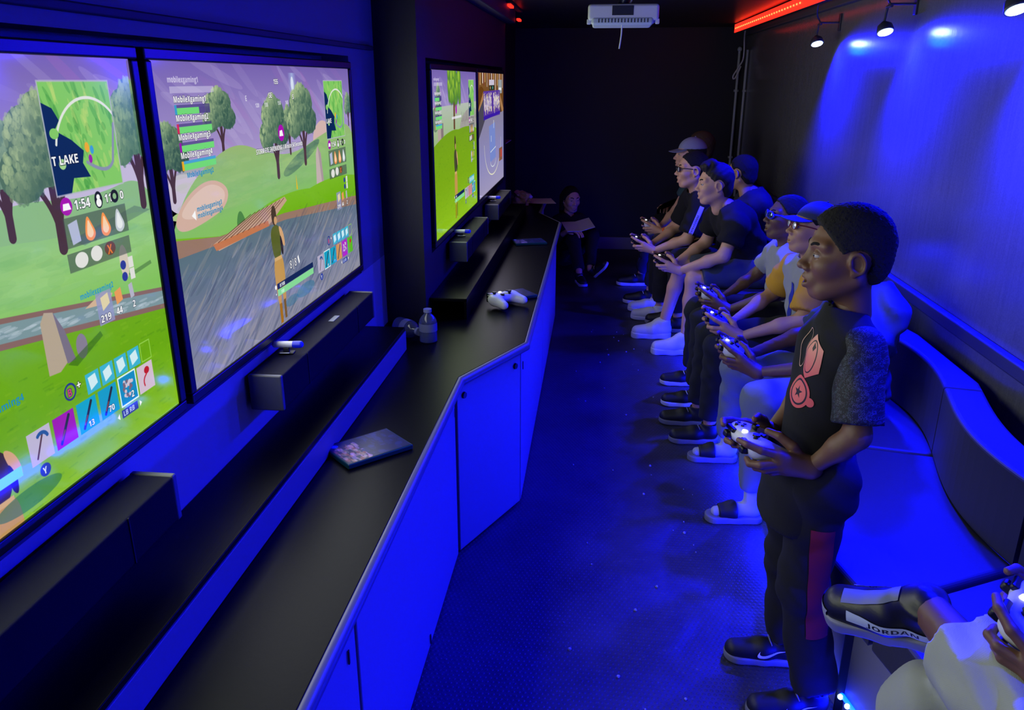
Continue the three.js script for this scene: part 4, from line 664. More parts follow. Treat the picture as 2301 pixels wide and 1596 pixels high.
function shoe(person, kind, M, o) {
  const put = (name, geo, m, par) => { const p = part(name, geo, m, par); if (par === person) p.applyMatrix4(M); return p; };
  if (kind === 'slide') { const f = put('sock', sgeo('foot', footField, [0.28, 0.21, 0.07]), o.sock, person); const s = put('slide_sandal', sgeo('ssole', slideSole), o.sole, person); part('strap', sgeo('strap', strapField), o.upper, s); return f; }
  const bulky = kind === 'bulky', u = put('shoe', bulky ? sgeo('bu', bulkyUpper, [0.28, 0.16, 0.08]) : sgeo('su', shoeUpper), o.upper, person), f = bulky ? bulkyUpper : shoeUpper;
  part('sole', bulky ? sgeo('bs', bulkySole, [0.28, 0.16, 0.08]) : sgeo('ss', soleField), o.sole, u);
  const lg = []; for (let k = 0; k < 5; k++) { const x = 0.098 + k * 0.020, y = 0.0905 - k * 0.0062 - (bulky ? -0.006 : 0); lg.push(tube([[x, y - 0.012, -0.028], [x + 0.005, y, -0.012], [x + 0.006, y + 0.0015, 0.004], [x + 0.002, y - 0.010, 0.028]], 0.0028, 10, 5)); } part('laces', lg, o.lace ?? o.sole, u);
  if (o.mark) for (const s of [-1, 1]) part('side_mark', drape(f, [0.098, 0.052, s * 0.10], [0, 0, -s], [-1, 0, 0], [0, 1, 0], 0.110, 0.050, 20, 10), o.markMat ?? alphaOf(swoosh), u);
  if (o.heel) part('heel_tab', drape(f, [-0.06, 0.060, 0], [1, 0, 0], [0, 0, -1], [0, 1, 0], 0.042, 0.036, 8, 8), o.heel, u);
  return u;
}
// ---------------------------------------------------------------- people
const wrinkle = (a) => (x, y, z) => a * (Math.sin(34 * x + 1.6 * Math.sin(29 * y)) * Math.sin(38 * y + 1.8 * Math.sin(25 * z)) + 0.6 * Math.sin(61 * (x + y) + 22 * z + 2 * Math.sin(18 * y)));
const capsOf = (list, k) => (x, y, z) => { let d = 1; for (let i = 0; i < list.length; i++) { const c = list[i]; d = smin(d, cap(x, y, z, c[0], c[1], c[2], c[3]), k); } return d; };
const planeCut = (d, p, n, x, y, z) => Math.max(d, (x - p[0]) * n[0] + (y - p[1]) * n[1] + (z - p[2]) * n[2]);
function padMatrix(pos, F, tilt) {
  const f = norm3(F), u = [0, 1, 0], R = norm3(cross3(f, u)), Z = norm3(add3([-f[0] * Math.cos(tilt), -f[1], -f[2] * Math.cos(tilt)], u, -Math.sin(tilt))), Y = norm3(cross3(Z, R)); return basis(R, Y, Z, pos);
}
const lensMirror = phys(0x86b8c8, 0.06, { metalness: 0.9 }), lensClear = phys(0xdfe6ea, 0.05, { metalness: 0.35 });
function person(o) {
  const s = o.s ?? 1, base = [o.base[0], 0, o.base[1]], g = thing('person', o.label, 'person', base, 0), cell = o.cell ?? 0.012;
  const put = (name, geo, m, par = g) => { if (par === g) geo.translate(-base[0], 0, -base[2]); return part(name, geo, m, par); };
  const F = norm3(o.face), L = [F[2], 0, -F[0]], shoes = o.shoes.map((q) => { const f = norm3(q.dir), u = norm3(sub3(q.up ?? [0, 1, 0], f.map((v) => v * dot3(f, q.up ?? [0, 1, 0])))), z = cross3(f, u), k = q.s ?? o.shoe ?? 1; return { M: basis(f.map((v) => v * k), u.map((v) => v * k), z.map((v) => v * k), q.heel), an: add3(add3(q.heel, f, 0.046 * k), u, 0.105 * k) }; });
  const [anL, anR] = [shoes[0].an, shoes[1].an], Lt = norm3(sub3(o.shL, o.shR)), spine = norm3(sub3(o.neck, o.pelvis));
  const hw = 0.085 * s, hipL = add3(o.pelvis, o.hipDir ?? L, hw), hipR = add3(o.pelvis, o.hipDir ?? L, -hw);
  let wrL = o.wrL, wrR = o.wrR, PM = null;
  if (o.pad) { PM = padMatrix(o.pad.pos, o.pad.face ?? o.face, o.pad.tilt ?? 0.3); const w = V(...W_PAD).applyMatrix4(PM), w2 = V(-W_PAD[0], W_PAD[1], W_PAD[2]).applyMatrix4(PM); wrR = w.toArray(); wrL = w2.toArray(); }
  const hd = o.head, hs = hd.s ?? 1, hf = norm3(hd.dir), hz = norm3(cross3(hf, hd.up ?? [0, 1, 0])), hu = cross3(hz, hf), HM = basis(hf.map((v) => v * hs), hu.map((v) => v * hs), hz.map((v) => v * hs), hd.at);
  const nk = V(-0.036, -0.115, 0).applyMatrix4(HM).toArray(), chest = mix3(o.pelvis, o.neck, 0.78), mid = mix3(o.pelvis, o.neck, 0.42), ch = 0.068 * s * (o.chest ?? 1), cr = 0.100 * s * (o.girth ?? 1);
  const torso = (e) => [[hipL, hipR, 0.100 * s + e, 0.100 * s + e], [o.pelvis, mid, 0.112 * s * (o.girth ?? 1) + e, 0.108 * s * (o.girth ?? 1) + e], [add3(mid, Lt, ch * 0.6), add3(chest, Lt, ch), cr + e, cr * 1.02 + e], [add3(mid, Lt, -ch * 0.6), add3(chest, Lt, -ch), cr + e, cr * 1.02 + e], [mix3(o.neck, chest, 0.12), o.shL, 0.050 * s + e, 0.056 * s + e], [mix3(o.neck, chest, 0.12), o.shR, 0.050 * s + e, 0.056 * s + e]];
  const armS = o.arm ?? 1, leg = o.leg ?? 1, arms = [[o.shL, o.elL, wrL], [o.shR, o.elR, wrR]], legs = [[hipL, o.knL, anL], [hipR, o.knR, anR]];
  const limbs = []; for (const [a, b, c] of arms) limbs.push([a, b, 0.046 * s * armS, 0.038 * s * armS], [b, mix3(b, c, 0.35), 0.037 * s * armS, 0.036 * s * armS], [mix3(b, c, 0.35), c, 0.036 * s * armS, 0.0235 * Math.max(s, 0.85)]);
  for (const [a, b, c] of legs) limbs.push([a, b, 0.078 * s * leg, 0.055 * s * leg], [b, mix3(b, c, 0.35), 0.052 * s * leg, 0.052 * s * leg], [mix3(b, c, 0.35), c, 0.052 * s * leg, 0.034 * s]);
  const body = capsOf([...torso(-0.012), [o.neck, nk, 0.050 * hs * (o.neckR ?? 1), 0.047 * hs * (o.neckR ?? 1)], ...limbs], 0.022);
  const all = [o.pelvis, hipL, hipR, o.neck, nk, o.shL, o.shR, o.elL, o.elR, wrL, wrR, o.knL, o.knR, anL, anR];
  const bits = [sdfMesh(body, ...bounds(all, 0.15), cell)], hfield = headField(hd), hc = o.headCell ?? 0.0046;
  const hg = sdfMesh(hfield, [-0.14, -0.19, -0.11], [0.15, 0.14, 0.11], hc); bits.push(hg.applyMatrix4(HM));
  if (PM) bits.push(handGeo.clone().applyMatrix4(PM), handGeoL.clone().applyMatrix4(PM));
  else for (const [k, w, el] of [[1, wrL, o.elL], [-1, wrR, o.elR]]) { const f = norm3(sub3(o.hand ?? add3(w, sub3(w, el)), w)), u = norm3(sub3([0, 1, 0], f.map((v) => v * f[1]))), z = cross3(f, u); bits.push(freeHandGeo.clone().applyMatrix4(basis(f, u, z.map((v) => v * -k * (k > 0 ? 1 : 1)), w))); }
  const skin = skinOf(o.skin); put('body', mergeGeometries(bits.map(clean), false), skin);
  const inHead = (name, geo, m, par) => put(name, geo.applyMatrix4(HM), m, par);
  if (!o.faceless) for (const k of [-1, 1]) {
    const e = inHead('eye', ball(0.0755, 0.006, k * 0.0325 * (hd.broad ?? 1), 0.0138, 18), eyeWhite); const ig = ball(0.0852, 0.0055, k * 0.0330 * (hd.broad ?? 1), 0.0058, 12); ig.applyMatrix4(HM); ig.translate(-base[0], 0, -base[2]); part('iris', ig, iris, e);
    inHead('eyebrow', tube([[0.0925, 0.0275, k * 0.012], [0.0885, 0.034, k * 0.030], [0.0705, 0.031, k * 0.050]], 0.0042, 12, 6), o.hairMat);
  }
  if (o.hair) inHead('hair', sdfMesh(hairFields[o.hair], [-0.17, -0.25, -0.13], [0.15, 0.19, 0.13], o.hairCell ?? 0.0055), o.hairMat);
  if (o.cap) { const M2 = new THREE.Matrix4().makeRotationZ(o.cap.tilt ?? 0), c = sdfMesh(capField, [-0.15, -0.02, -0.11], [0.12, 0.16, 0.11], 0.0055).applyMatrix4(M2), b = sdfMesh(brimField, [0.03, -0.04, -0.10], [0.18, 0.09, 0.10], 0.0040).applyMatrix4(M2); const cm = inHead('baseball_cap', c, o.cap.mat); b.applyMatrix4(HM).translate(-base[0], 0, -base[2]); part('cap_brim', b, o.cap.brim ?? o.cap.mat, cm); const bt = ball(-0.012, 0.135, 0, 0.006, 10).applyMatrix4(M2).applyMatrix4(HM).translate(-base[0], 0, -base[2]); part('cap_button', bt, o.cap.mat, cm); }
  if (o.glasses) {
    const fr = [], sun = o.glasses === 'sun', X = 0.104; for (const k of [-1, 1]) { const t = new THREE.TorusGeometry(sun ? 0.0245 : 0.0205, sun ? 0.0046 : 0.0026, 8, 28); t.scale(sun ? 1.3 : 1.12, sun ? 0.72 : 0.82, 1); t.rotateY(Math.PI / 2 - k * 0.22); t.translate(X - 0.004, 0.006, k * 0.033); fr.push(t); fr.push(tube([[X - 0.010, 0.012, k * 0.056], [0.05, 0.014, k * 0.076], [-0.012, 0.008, k * 0.083]], sun ? 0.0046 : 0.0026, 12, 6)); }
    fr.push(tube([[X + 0.001, 0.012, -0.013], [X + 0.006, 0.014, 0], [X + 0.001, 0.012, 0.013]], 0.0028, 8, 6)); const gm = inHead('glasses', mergeGeometries(fr.map(clean), false), o.frameMat);
    for (const k of [-1, 1]) { const l = new THREE.SphereGeometry(0.034, 18, 10, 0, Math.PI * 2, 0, 0.66); l.rotateZ(-Math.PI / 2); l.scale(0.5, sun ? 0.95 : 0.80, sun ? 1.28 : 1.1); l.translate(X - 0.0165, 0.006, k * 0.033); l.applyMatrix4(HM).translate(-base[0], 0, -base[2]); part('lens', l, sun ? lensMirror : lensClear, gm); }
  }
  // shirt, sleeves, pants
  const sh = o.shirt, sl = sh.sleeve ?? 0.55, lo = sh.loose ?? 0.012, wr = wrinkle(sh.fold ?? 0.0028), hemP = sh.hem ?? add3(o.pelvis, spine, -0.02), hemN = sh.hemN ?? spine.map((v) => -v), sleeves = arms.map(([a, b, c]) => {
    const e = sl <= 1 ? mix3(a, b, sl) : mix3(b, c, sl - 1), n = norm3(sl <= 1 ? sub3(b, a) : sub3(c, b)), w = lo + (sh.sleeveLoose ?? 0.006), list = sl <= 1 ? [[a, add3(e, n, 0.05), 0.052 * s * armS + w, 0.046 * s * armS + w * 1.15]] : [[a, b, 0.050 * s * armS + w, 0.042 * s * armS + w], [b, add3(e, n, 0.03), 0.042 * s * armS + w, 0.034 * s * armS + w]];
    return { f: (x, y, z) => planeCut(capsOf(list, 0.02)(x, y, z) + wr(x, y, z), e, n, x, y, z), pts: [a, b, e] };
  });
  const tor = torso(lo); if (sh.skirt) tor.push([add3(o.pelvis, Lt, 0.03), add3(sh.skirt, Lt, 0.03), 0.108 * s + lo, 0.116 * s + lo], [add3(o.pelvis, Lt, -0.03), add3(sh.skirt, Lt, -0.03), 0.108 * s + lo, 0.116 * s + lo]);
  const tf = capsOf(tor, 0.035), neckCut = (d, x, y, z) => smax(d, -cap(x, y, z, add3(o.neck, spine, 0.012), add3(o.neck, sub3(nk, o.neck), 2), (sh.collar ?? 0.058) * hs, Math.min(0.075, (sh.collar ?? 0.058) + 0.014) * hs), 0.006);
  const shirtF = (x, y, z) => { let d = tf(x, y, z) + wr(x, y, z); if (!sh.sleeveMat) for (const q of sleeves) d = smin(d, q.f(x, y, z), 0.02); return planeCut(neckCut(d, x, y, z), hemP, hemN, x, y, z); };
  put('shirt', sdfMesh(shirtF, ...bounds([o.pelvis, hipL, hipR, o.neck, ...(sh.skirt ? [sh.skirt] : []), ...sleeves.flatMap((q) => q.pts)], 0.19), sh.cell ?? cell), sh.mat);
  if (sh.sleeveMat) for (const q of sleeves) put('sleeve', sdfMesh((x, y, z) => neckCut(q.f(x, y, z), x, y, z), ...bounds(q.pts, 0.13), sh.cell ?? cell), sh.sleeveMat);
  const pt = o.pants, pl = pt.length ?? 0.92, plo = pt.loose ?? 0.016, wp = wrinkle(pt.fold ?? 0.003);
  const pl1 = []; legs.forEach(([a, b, c]) => { pl1.push([a, b, 0.086 * s * leg + plo, 0.060 * s * leg + plo]); if (pl > 0) pl1.push([b, c, 0.060 * s * leg + plo, (pt.cuff ?? 0.046) * s + plo]); });
  const pel = [[hipL, hipR, 0.102 * s + plo, 0.102 * s + plo], [o.pelvis, mix3(o.pelvis, o.neck, 0.2), 0.108 * s + plo, 0.106 * s + plo]], pw = add3(o.pelvis, spine, 0.10 * s), shorts = pl <= 0;
  const legF = legs.map(([a, b, c], i) => { const e = shorts ? mix3(a, b, 1 + pl) : mix3(b, c, pl), n = norm3(shorts ? sub3(b, a) : sub3(c, b)), list = shorts ? [[a, b, 0.092 * s * leg + plo, 0.075 * s * leg + plo]] : [[a, b, 0.086 * s * leg + plo, 0.060 * s * leg + plo], [b, add3(e, n, 0.02), 0.060 * s * leg + plo, (pt.cuff ?? 0.046) * s + plo]]; const f = capsOf(list.slice(-1), 0.03), f0 = capsOf(list.slice(0, -1), 0.03); return (x, y, z) => smin(planeCut(f(x, y, z), e, n, x, y, z), f0(x, y, z), 0.03); });
  const pf = capsOf(pel, 0.03), pantsF = (x, y, z) => smin(planeCut(pf(x, y, z), pw, spine, x, y, z), smin(legF[0](x, y, z), legF[1](x, y, z), 0.012), 0.03) + wp(x, y, z);
  put('trousers', sdfMesh(pantsF, ...bounds([o.pelvis, hipL, hipR, o.knL, o.knR, anL, anR], 0.16), pt.cell ?? cell), pt.mat);
  shoes.forEach((q, i) => shoe(g, o.shoeKind ?? 'sneaker', new THREE.Matrix4().makeTranslation(-base[0], 0, -base[2]).multiply(q.M), o.shoeMat));
  const pad = o.pad ? gamepad(o.pad.label, PM, o.pad.mat ?? whitePlastic) : null;
  return { g, put, shirtF, pantsF, sleeves, HM, base, wrL, wrR, pad };
}
const curl = grain.clone(); curl.repeat.set(14, 14); curl.needsUpdate = true;
const hairBlack = std(0x0b0908, 0.9, { bumpMap: curl, bumpScale: 0.004 }), hairBrown = std(0x160e0a, 0.75, { bumpMap: grain, bumpScale: 0.0015 }), hairFair = std(0x4a3a26, 0.8);
const black = cloth(0x0b0b0d), nearBlack = cloth(0x101014), grey = cloth(0x9a9c9e), mustard = cloth(0xd09a28), jeans = cloth(0x6c7686), denim = cloth(0x3c4864), darkJean = cloth(0x15171d), sweat = cloth(0xa3a89c), navyHood = cloth(0x1a1c2a), white = std(0xcfd2d6, 0.6), midGrey = std(0x77797e, 0.6), soleDark = std(0x18181c, 0.6), blackShoe = std(0x121216, 0.55);
const skinDark = 0x6b4a34, skinTan = 0xb98c68, skinFair = 0xd0a184;
const swirl = canvasTexture(512, 512, (g) => { g.fillStyle = '#0c0c12'; g.fillRect(0, 0, 512, 512); g.lineCap = 'round'; for (let i = 0; i < 900; i++) { g.strokeStyle = ['#424e54', '#30484e', '#4a465a', '#20282e'][rnd() * 4 | 0]; g.lineWidth = 2 + rnd() * 3; g.beginPath(); g.arc(rnd() * 512, rnd() * 512, 4 + rnd() * 11, rnd() * 6, rnd() * 6 + 2); g.stroke(); } });
swirl.wrapS = swirl.wrapT = THREE.RepeatWrapping; swirl.repeat.set(8, 8);
const swirlCloth = std(0xffffff, 0.7, { map: swirl, bumpMap: weave, bumpScale: 0.0006 });

// the boy standing nearest the middle
{
  const B = person({ label: 'boy standing in black printed shirt and black trousers, holding a white gamepad', base: [0.60, -1.88], s: 0.76, girth: 0.86, neckR: 0.86, cell: 0.0075, headCell: 0.0030, hairCell: 0.0034, skin: skinDark, face: [-0.97, 0, 0.22], hairMat: hairBlack, hair: 'afro',
    pelvis: [0.556, 0.66, -1.88], neck: [0.590, 1.072, -1.885], shL: [0.608, 1.022, -1.788], shR: [0.606, 1.015, -1.985], elL: [0.606, 0.832, -1.725], elR: [0.575, 0.835, -2.03], knL: [0.556, 0.375, -1.80], knR: [0.560, 0.365, -1.965],
    head: { at: [0.577, 1.216, -1.88], dir: [-1, 0.02, -0.06], s: 0.905, neckThin: 0.84, mouth: 0.55, lips: 1.35, nose: 1.12, jaw: 0.97 },
    pad: { pos: [0.398, 0.762, -1.835], face: [-0.97, 0, 0.26], tilt: 0.16, label: 'white gamepad held by the standing boy', mat: whitePlastic },
    shoes: [{ heel: [0.648, 0, -1.762], dir: [-1, 0, 0.10] }, { heel: [0.622, 0, -1.968], dir: [-1, 0, 0.02] }], shoe: 0.84, shoeMat: { upper: blackShoe, sole: midGrey, mark: true },
    shirt: { mat: black, sleeve: 0.86, loose: 0.012, sleeveLoose: 0.006, sleeveMat: swirlCloth, skirt: [0.548, 0.55, -1.88], hem: [0.58, 0.530, -1.88], hemN: [0, -1, 0], fold: 0.0024, collar: 0.046 }, pants: { mat: nearBlack, length: 0.96, loose: 0.014, cuff: 0.060, fold: 0.004 } });
  const print = canvasTexture(512, 768, (g) => {       // plain shapes in the print's place
    const q = g.createLinearGradient(0, 0, 0, 768); q.addColorStop(0, '#e0a088'); q.addColorStop(0.5, '#d8645c'); q.addColorStop(1, '#c84050'); g.clearRect(0, 0, 512, 768);
    g.fillStyle = q; g.beginPath(); [[300, 10], [470, 110], [470, 320], [300, 420], [200, 330], [200, 100]].forEach(([x, y], i) => i ? g.lineTo(x, y) : g.moveTo(x, y)); g.fill();
    g.strokeStyle = '#1a0c0c'; g.lineWidth = 12; g.beginPath(); g.ellipse(320, 210, 84, 150, 0.12, 0, 7); g.stroke(); g.fillStyle = '#1a0c0c'; g.beginPath(); g.moveTo(330, 70); g.lineTo(372, 110); g.lineTo(348, 150); g.lineTo(322, 128); g.fill();
    g.strokeStyle = '#caa088'; g.lineWidth = 8; g.beginPath(); g.ellipse(110, 200, 70, 190, 0.12, 0, 7); g.stroke();
    for (const [r, c] of [[150, '#d85a56'], [122, '#140a0c'], [104, '#dd6a62']]) { g.fillStyle = c; g.beginPath(); g.arc(250, 570, r, 0, 7); g.fill(); }
    g.fillStyle = '#140a0c'; g.beginPath(); for (let k = 0; k < 10; k++) { const a = -Math.PI / 2 + k * Math.PI / 5, r = k % 2 ? 24 : 62; g.lineTo(250 + r * Math.cos(a), 570 + r * Math.sin(a)); } g.fill();
    g.fillStyle = '#d85a56'; g.beginPath(); g.arc(408, 620, 44, 0, 7); g.fill();
  });
  B.put('shirt_print', drape(B.shirtF, [0.284, 0.942, -1.722], norm3([0.80, 0, -0.42]), norm3([0.42, 0, 0.80]), [0, 1, 0], 0.135, 0.200, 28, 40, 0.0018, 0.6), alphaOf(print));
  B.put('red_panel', drape(B.pantsF, [0.578, 0.42, -1.55], [0, 0, -1], [1, 0, 0], norm3([-0.06, 1, 0]), 0.058, 0.30, 10, 26, 0.002, 0.5), cloth(0x8a1626));
}
// the person in the jacket behind him, on the bench
person({ label: 'seated child in blue jacket, pale jeans and slide sandals, mostly hidden by the standing boy', base: [0.95, -2.95], s: 0.86, skin: skinDark, face: [-1, 0, 0], hairMat: hairBlack, hair: 'short',
  pelvis: [0.985, 0.510, -2.95], neck: [1.000, 0.880, -2.93], shL: [1.020, 0.825, -2.79], shR: [0.995, 0.825, -3.08], elL: [0.935, 0.668, -2.715], elR: [0.90, 0.665, -3.15], knL: [0.615, 0.500, -2.76], knR: [0.60, 0.480, -3.17],
  head: { at: [0.955, 1.025, -2.93], dir: [-1, 0, 0], s: 0.92, lips: 1.2 }, pad: { pos: [0.525, 0.630, -2.965], tilt: 0.45, label: 'white gamepad held just behind the standing boy, by the child in slides' },
  shoes: [{ heel: [0.665, 0, -2.76], dir: [-1, 0, 0.08] }, { heel: [0.650, 0, -3.27], dir: [-1, 0, 0.04] }], shoe: 0.86, shoeKind: 'slide', shoeMat: { upper: soleDark, sole: midGrey, sock: std(0xb4b8c4, 0.9) },
  shirt: { mat: denim, sleeve: 1.12, loose: 0.020, sleeveLoose: 0.010, fold: 0.009, collar: 0.062 }, pants: { mat: jeans, length: 0.88, loose: 0.016, fold: 0.004 } });
// boy with cap and glasses
{
  const D = person({ label: 'seated boy in cap and glasses wearing a grey shirt with yellow sleeves', base: [0.95, -3.55], s: 0.86, cell: 0.010, headCell: 0.0038, skin: skinTan, face: [-1, 0, 0.04], hairMat: hairBlack, hair: 'short', glasses: 'clear', frameMat: std(0x7a2418, 0.4),
    cap: { mat: cloth(0x343a52), tilt: 0.16 }, leg: 0.92, pelvis: [0.985, 0.502, -3.55], neck: [0.948, 0.843, -3.55], shL: [0.930, 0.780, -3.405], shR: [0.905, 0.785, -3.70], elL: [0.885, 0.638, -3.35], elR: [0.845, 0.645, -3.78], knL: [0.560, 0.462, -3.46], knR: [0.545, 0.462, -3.65],
    head: { at: [0.928, 0.990, -3.55], dir: [-0.97, 0.17, 0.10], s: 0.93, mouth: 0.35, broad: 1.05 }, pad: { pos: [0.545, 0.582, -3.53], tilt: 0.35, label: 'blue gamepad held by the boy with yellow sleeves', mat: bluePlastic },
    shoes: [{ heel: [0.590, 0, -3.46], dir: [-1, 0, 0.10] }, { heel: [0.560, 0, -3.66], dir: [-1, 0, 0.02] }], shoe: 0.90, shoeMat: { upper: blackShoe, sole: midGrey }, shirt: { mat: grey, sleeve: 0.80, loose: 0.016, sleeveLoose: 0.008, sleeveMat: mustard, fold: 0.004, cell: 0.010 }, pants: { mat: darkJean, length: 0.93, loose: 0.016, fold: 0.004 } });
  D.put('shirt_stripe', drape(D.shirtF, [0.70, 0.68, -3.38], norm3([0.8, 0, -0.6]), norm3([0.6, 0, 0.8]), norm3([0.10, 1, 0]), 0.028, 0.17, 6, 20, 0.002, 0.5), cloth(0x2434b0));
}
// boy with mirrored sunglasses
person({ label: 'seated boy in mirrored sunglasses and plain grey T-shirt', base: [0.95, -4.0], s: 0.84, cell: 0.0105, headCell: 0.0040, skin: skinDark, face: [-1, 0, 0.03], hairMat: hairBlack, hair: 'short', glasses: 'sun', frameMat: phys(0x1a2ad0, 0.3),
  leg: 0.92, pelvis: [0.975, 0.500, -4.0], neck: [0.958, 0.825, -4.0], shL: [0.960, 0.770, -3.86], shR: [0.930, 0.770, -4.14], elL: [0.885, 0.632, -3.815], elR: [0.840, 0.635, -4.20], knL: [0.550, 0.455, -3.93], knR: [0.540, 0.455, -4.12],
  head: { at: [0.918, 0.965, -4.0], dir: [-0.98, 0.14, 0.08], s: 0.92, mouth: 0.5, lips: 1.3, nose: 1.15 }, pad: { pos: [0.565, 0.578, -4.0], tilt: 0.40, label: 'white gamepad held by the boy in mirrored sunglasses' },
  shoes: [{ heel: [0.575, 0, -3.90], dir: [-1, 0, 0.05] }, { heel: [0.590, 0, -4.20], dir: [-1, 0, 0.03] }], shoe: 0.86, shoeMat: { upper: blackShoe, sole: white }, shirt: { mat: grey, sleeve: 0.7, loose: 0.016, fold: 0.0045 }, pants: { mat: darkJean, length: 0.93, loose: 0.016, fold: 0.004 } });
// young man in black T-shirt leaning forward
person({ label: 'young man in black T-shirt and shorts leaning forward, bare forearms on his knees', base: [0.85, -4.9], s: 0.98, cell: 0.0115, headCell: 0.0042, skin: skinFair, face: [-1, 0, 0.05], hairMat: hairBrown, hair: 'quiff',
  leg: 0.9, pelvis: [0.960, 0.525, -4.88], neck: [0.770, 0.885, -4.88], shL: [0.800, 0.800, -4.70], shR: [0.735, 0.800, -5.06], elL: [0.735, 0.632, -4.655], elR: [0.690, 0.630, -5.10], knL: [0.585, 0.462, -4.75], knR: [0.535, 0.470, -5.04],
  head: { at: [0.682, 1.018, -4.88], dir: [-1, -0.03, 0.10], s: 0.97, mouth: 0.75, nose: 1.05, jaw: 1.03 }, pad: { pos: [0.405, 0.555, -4.90], tilt: 0.3, label: 'black gamepad held by the young man leaning forward', mat: padDark },
  shoes: [{ heel: [0.610, 0, -4.74], dir: [-1, 0, 0.08] }, { heel: [0.500, 0, -5.05], dir: [-1, 0, 0.05] }], shoe: 1.0, shoeKind: 'bulky', shoeMat: { upper: white, sole: white, heel: std(0xe8f4f8, 0.4) }, shirt: { mat: black, sleeve: 0.62, loose: 0.016, sleeveLoose: 0.010, fold: 0.004, collar: 0.07 }, pants: { mat: cloth(0x3a4256), length: -0.14, loose: 0.012, fold: 0.004 } });
// dark hooded person between them, leaning back
person({ label: 'person with dark hair and dark hoodie leaning back between the two men in black shirts', base: [1.0, -5.27], s: 0.92, skin: skinTan, face: [-1, 0, -0.1], hairMat: hairBlack, hair: 'short',
  pelvis: [0.985, 0.530, -5.27], neck: [0.985, 0.915, -5.27], shL: [1.000, 0.845, -5.11], shR: [0.985, 0.845, -5.43], elL: [0.955, 0.640, -5.13], elR: [0.945, 0.64, -5.42], wrL: [0.755, 0.625, -5.21], wrR: [0.75, 0.625, -5.33], knL: [0.545, 0.500, -5.19], knR: [0.540, 0.500, -5.35],
  head: { at: [0.905, 1.045, -5.29], dir: [-0.72, -0.08, -0.69], s: 0.90 }, shoes: [{ heel: [0.60, 0, -5.19], dir: [-1, 0, 0] }, { heel: [0.60, 0, -5.36], dir: [-1, 0, 0] }], shoeMat: { upper: blackShoe, sole: midGrey }, shirt: { mat: navyHood, sleeve: 1.9, loose: 0.022, fold: 0.005, collar: 0.07 }, pants: { mat: nearBlack, loose: 0.012 } });
// man with glasses and lettered sleeve tape
{
  const G = person({ label: 'man in glasses and black shirt with pale lettered tape down the sleeve', base: [0.8, -5.6], s: 0.98, cell: 0.0115, headCell: 0.0044, skin: skinFair, face: [-1, 0, 0.05], hairMat: hairBlack, hair: 'short', glasses: 'clear', frameMat: std(0x14141c, 0.4),
    pelvis: [0.930, 0.535, -5.58], neck: [0.655, 0.905, -5.50], shL: [0.672, 0.825, -5.32], shR: [0.650, 0.825, -5.68], elL: [0.590, 0.610, -5.28], elR: [0.570, 0.615, -5.72], knL: [0.465, 0.462, -5.45], knR: [0.450, 0.462, -5.66],
    head: { at: [0.612, 1.040, -5.47], dir: [-1, 0, 0.08], s: 0.97, mouth: 0.8, jaw: 1.03, broad: 1.05 }, pad: { pos: [0.285, 0.560, -5.47], tilt: 0.3, label: 'black gamepad held by the man with lettered sleeve tape', mat: padDark },
    shoes: [{ heel: [0.505, 0, -5.47], dir: [-1, 0, 0.03] }, { heel: [0.490, 0, -5.68], dir: [-1, 0, 0.02] }], shoe: 1.0, shoeMat: { upper: white, sole: white }, shirt: { mat: black, sleeve: 0.85, loose: 0.018, sleeveLoose: 0.012, fold: 0.003 }, pants: { mat: nearBlack, length: 0.9, loose: 0.014 } });
  const tape = canvasTexture(96, 768, (g) => { g.fillStyle = '#b9b0e4'; g.fillRect(0, 0, 96, 768); g.fillStyle = '#8c86c8'; g.fillRect(0, 0, 8, 768); g.fillRect(88, 0, 8, 768); g.save(); g.translate(70, 720); g.rotate(-Math.PI / 2); g.scale(1.28, 1); g.font = 'bold 62px sans-serif'; g.fillStyle = '#1c2440'; g.fillText('DKNVAVHVM', 0, 0); g.restore(); });
  const [a, b] = [[0.672, 0.825, -5.32], [0.590, 0.610, -5.28]], ax = norm3(sub3(a, b)), c = mix3(a, b, 0.40), out = norm3([-0.10, 0, 1]), U = norm3(cross3(ax, out));
  G.put('sleeve_tape', drape((x, y, z) => Math.min(G.shirtF(x, y, z), 9), add3(c, out, 0.16), out.map((v) => -v), U, ax, 0.030, 0.20, 6, 30, 0.002, 0.3), std(0xffffff, 0.6, { map: tape, side: THREE.DoubleSide }));
}
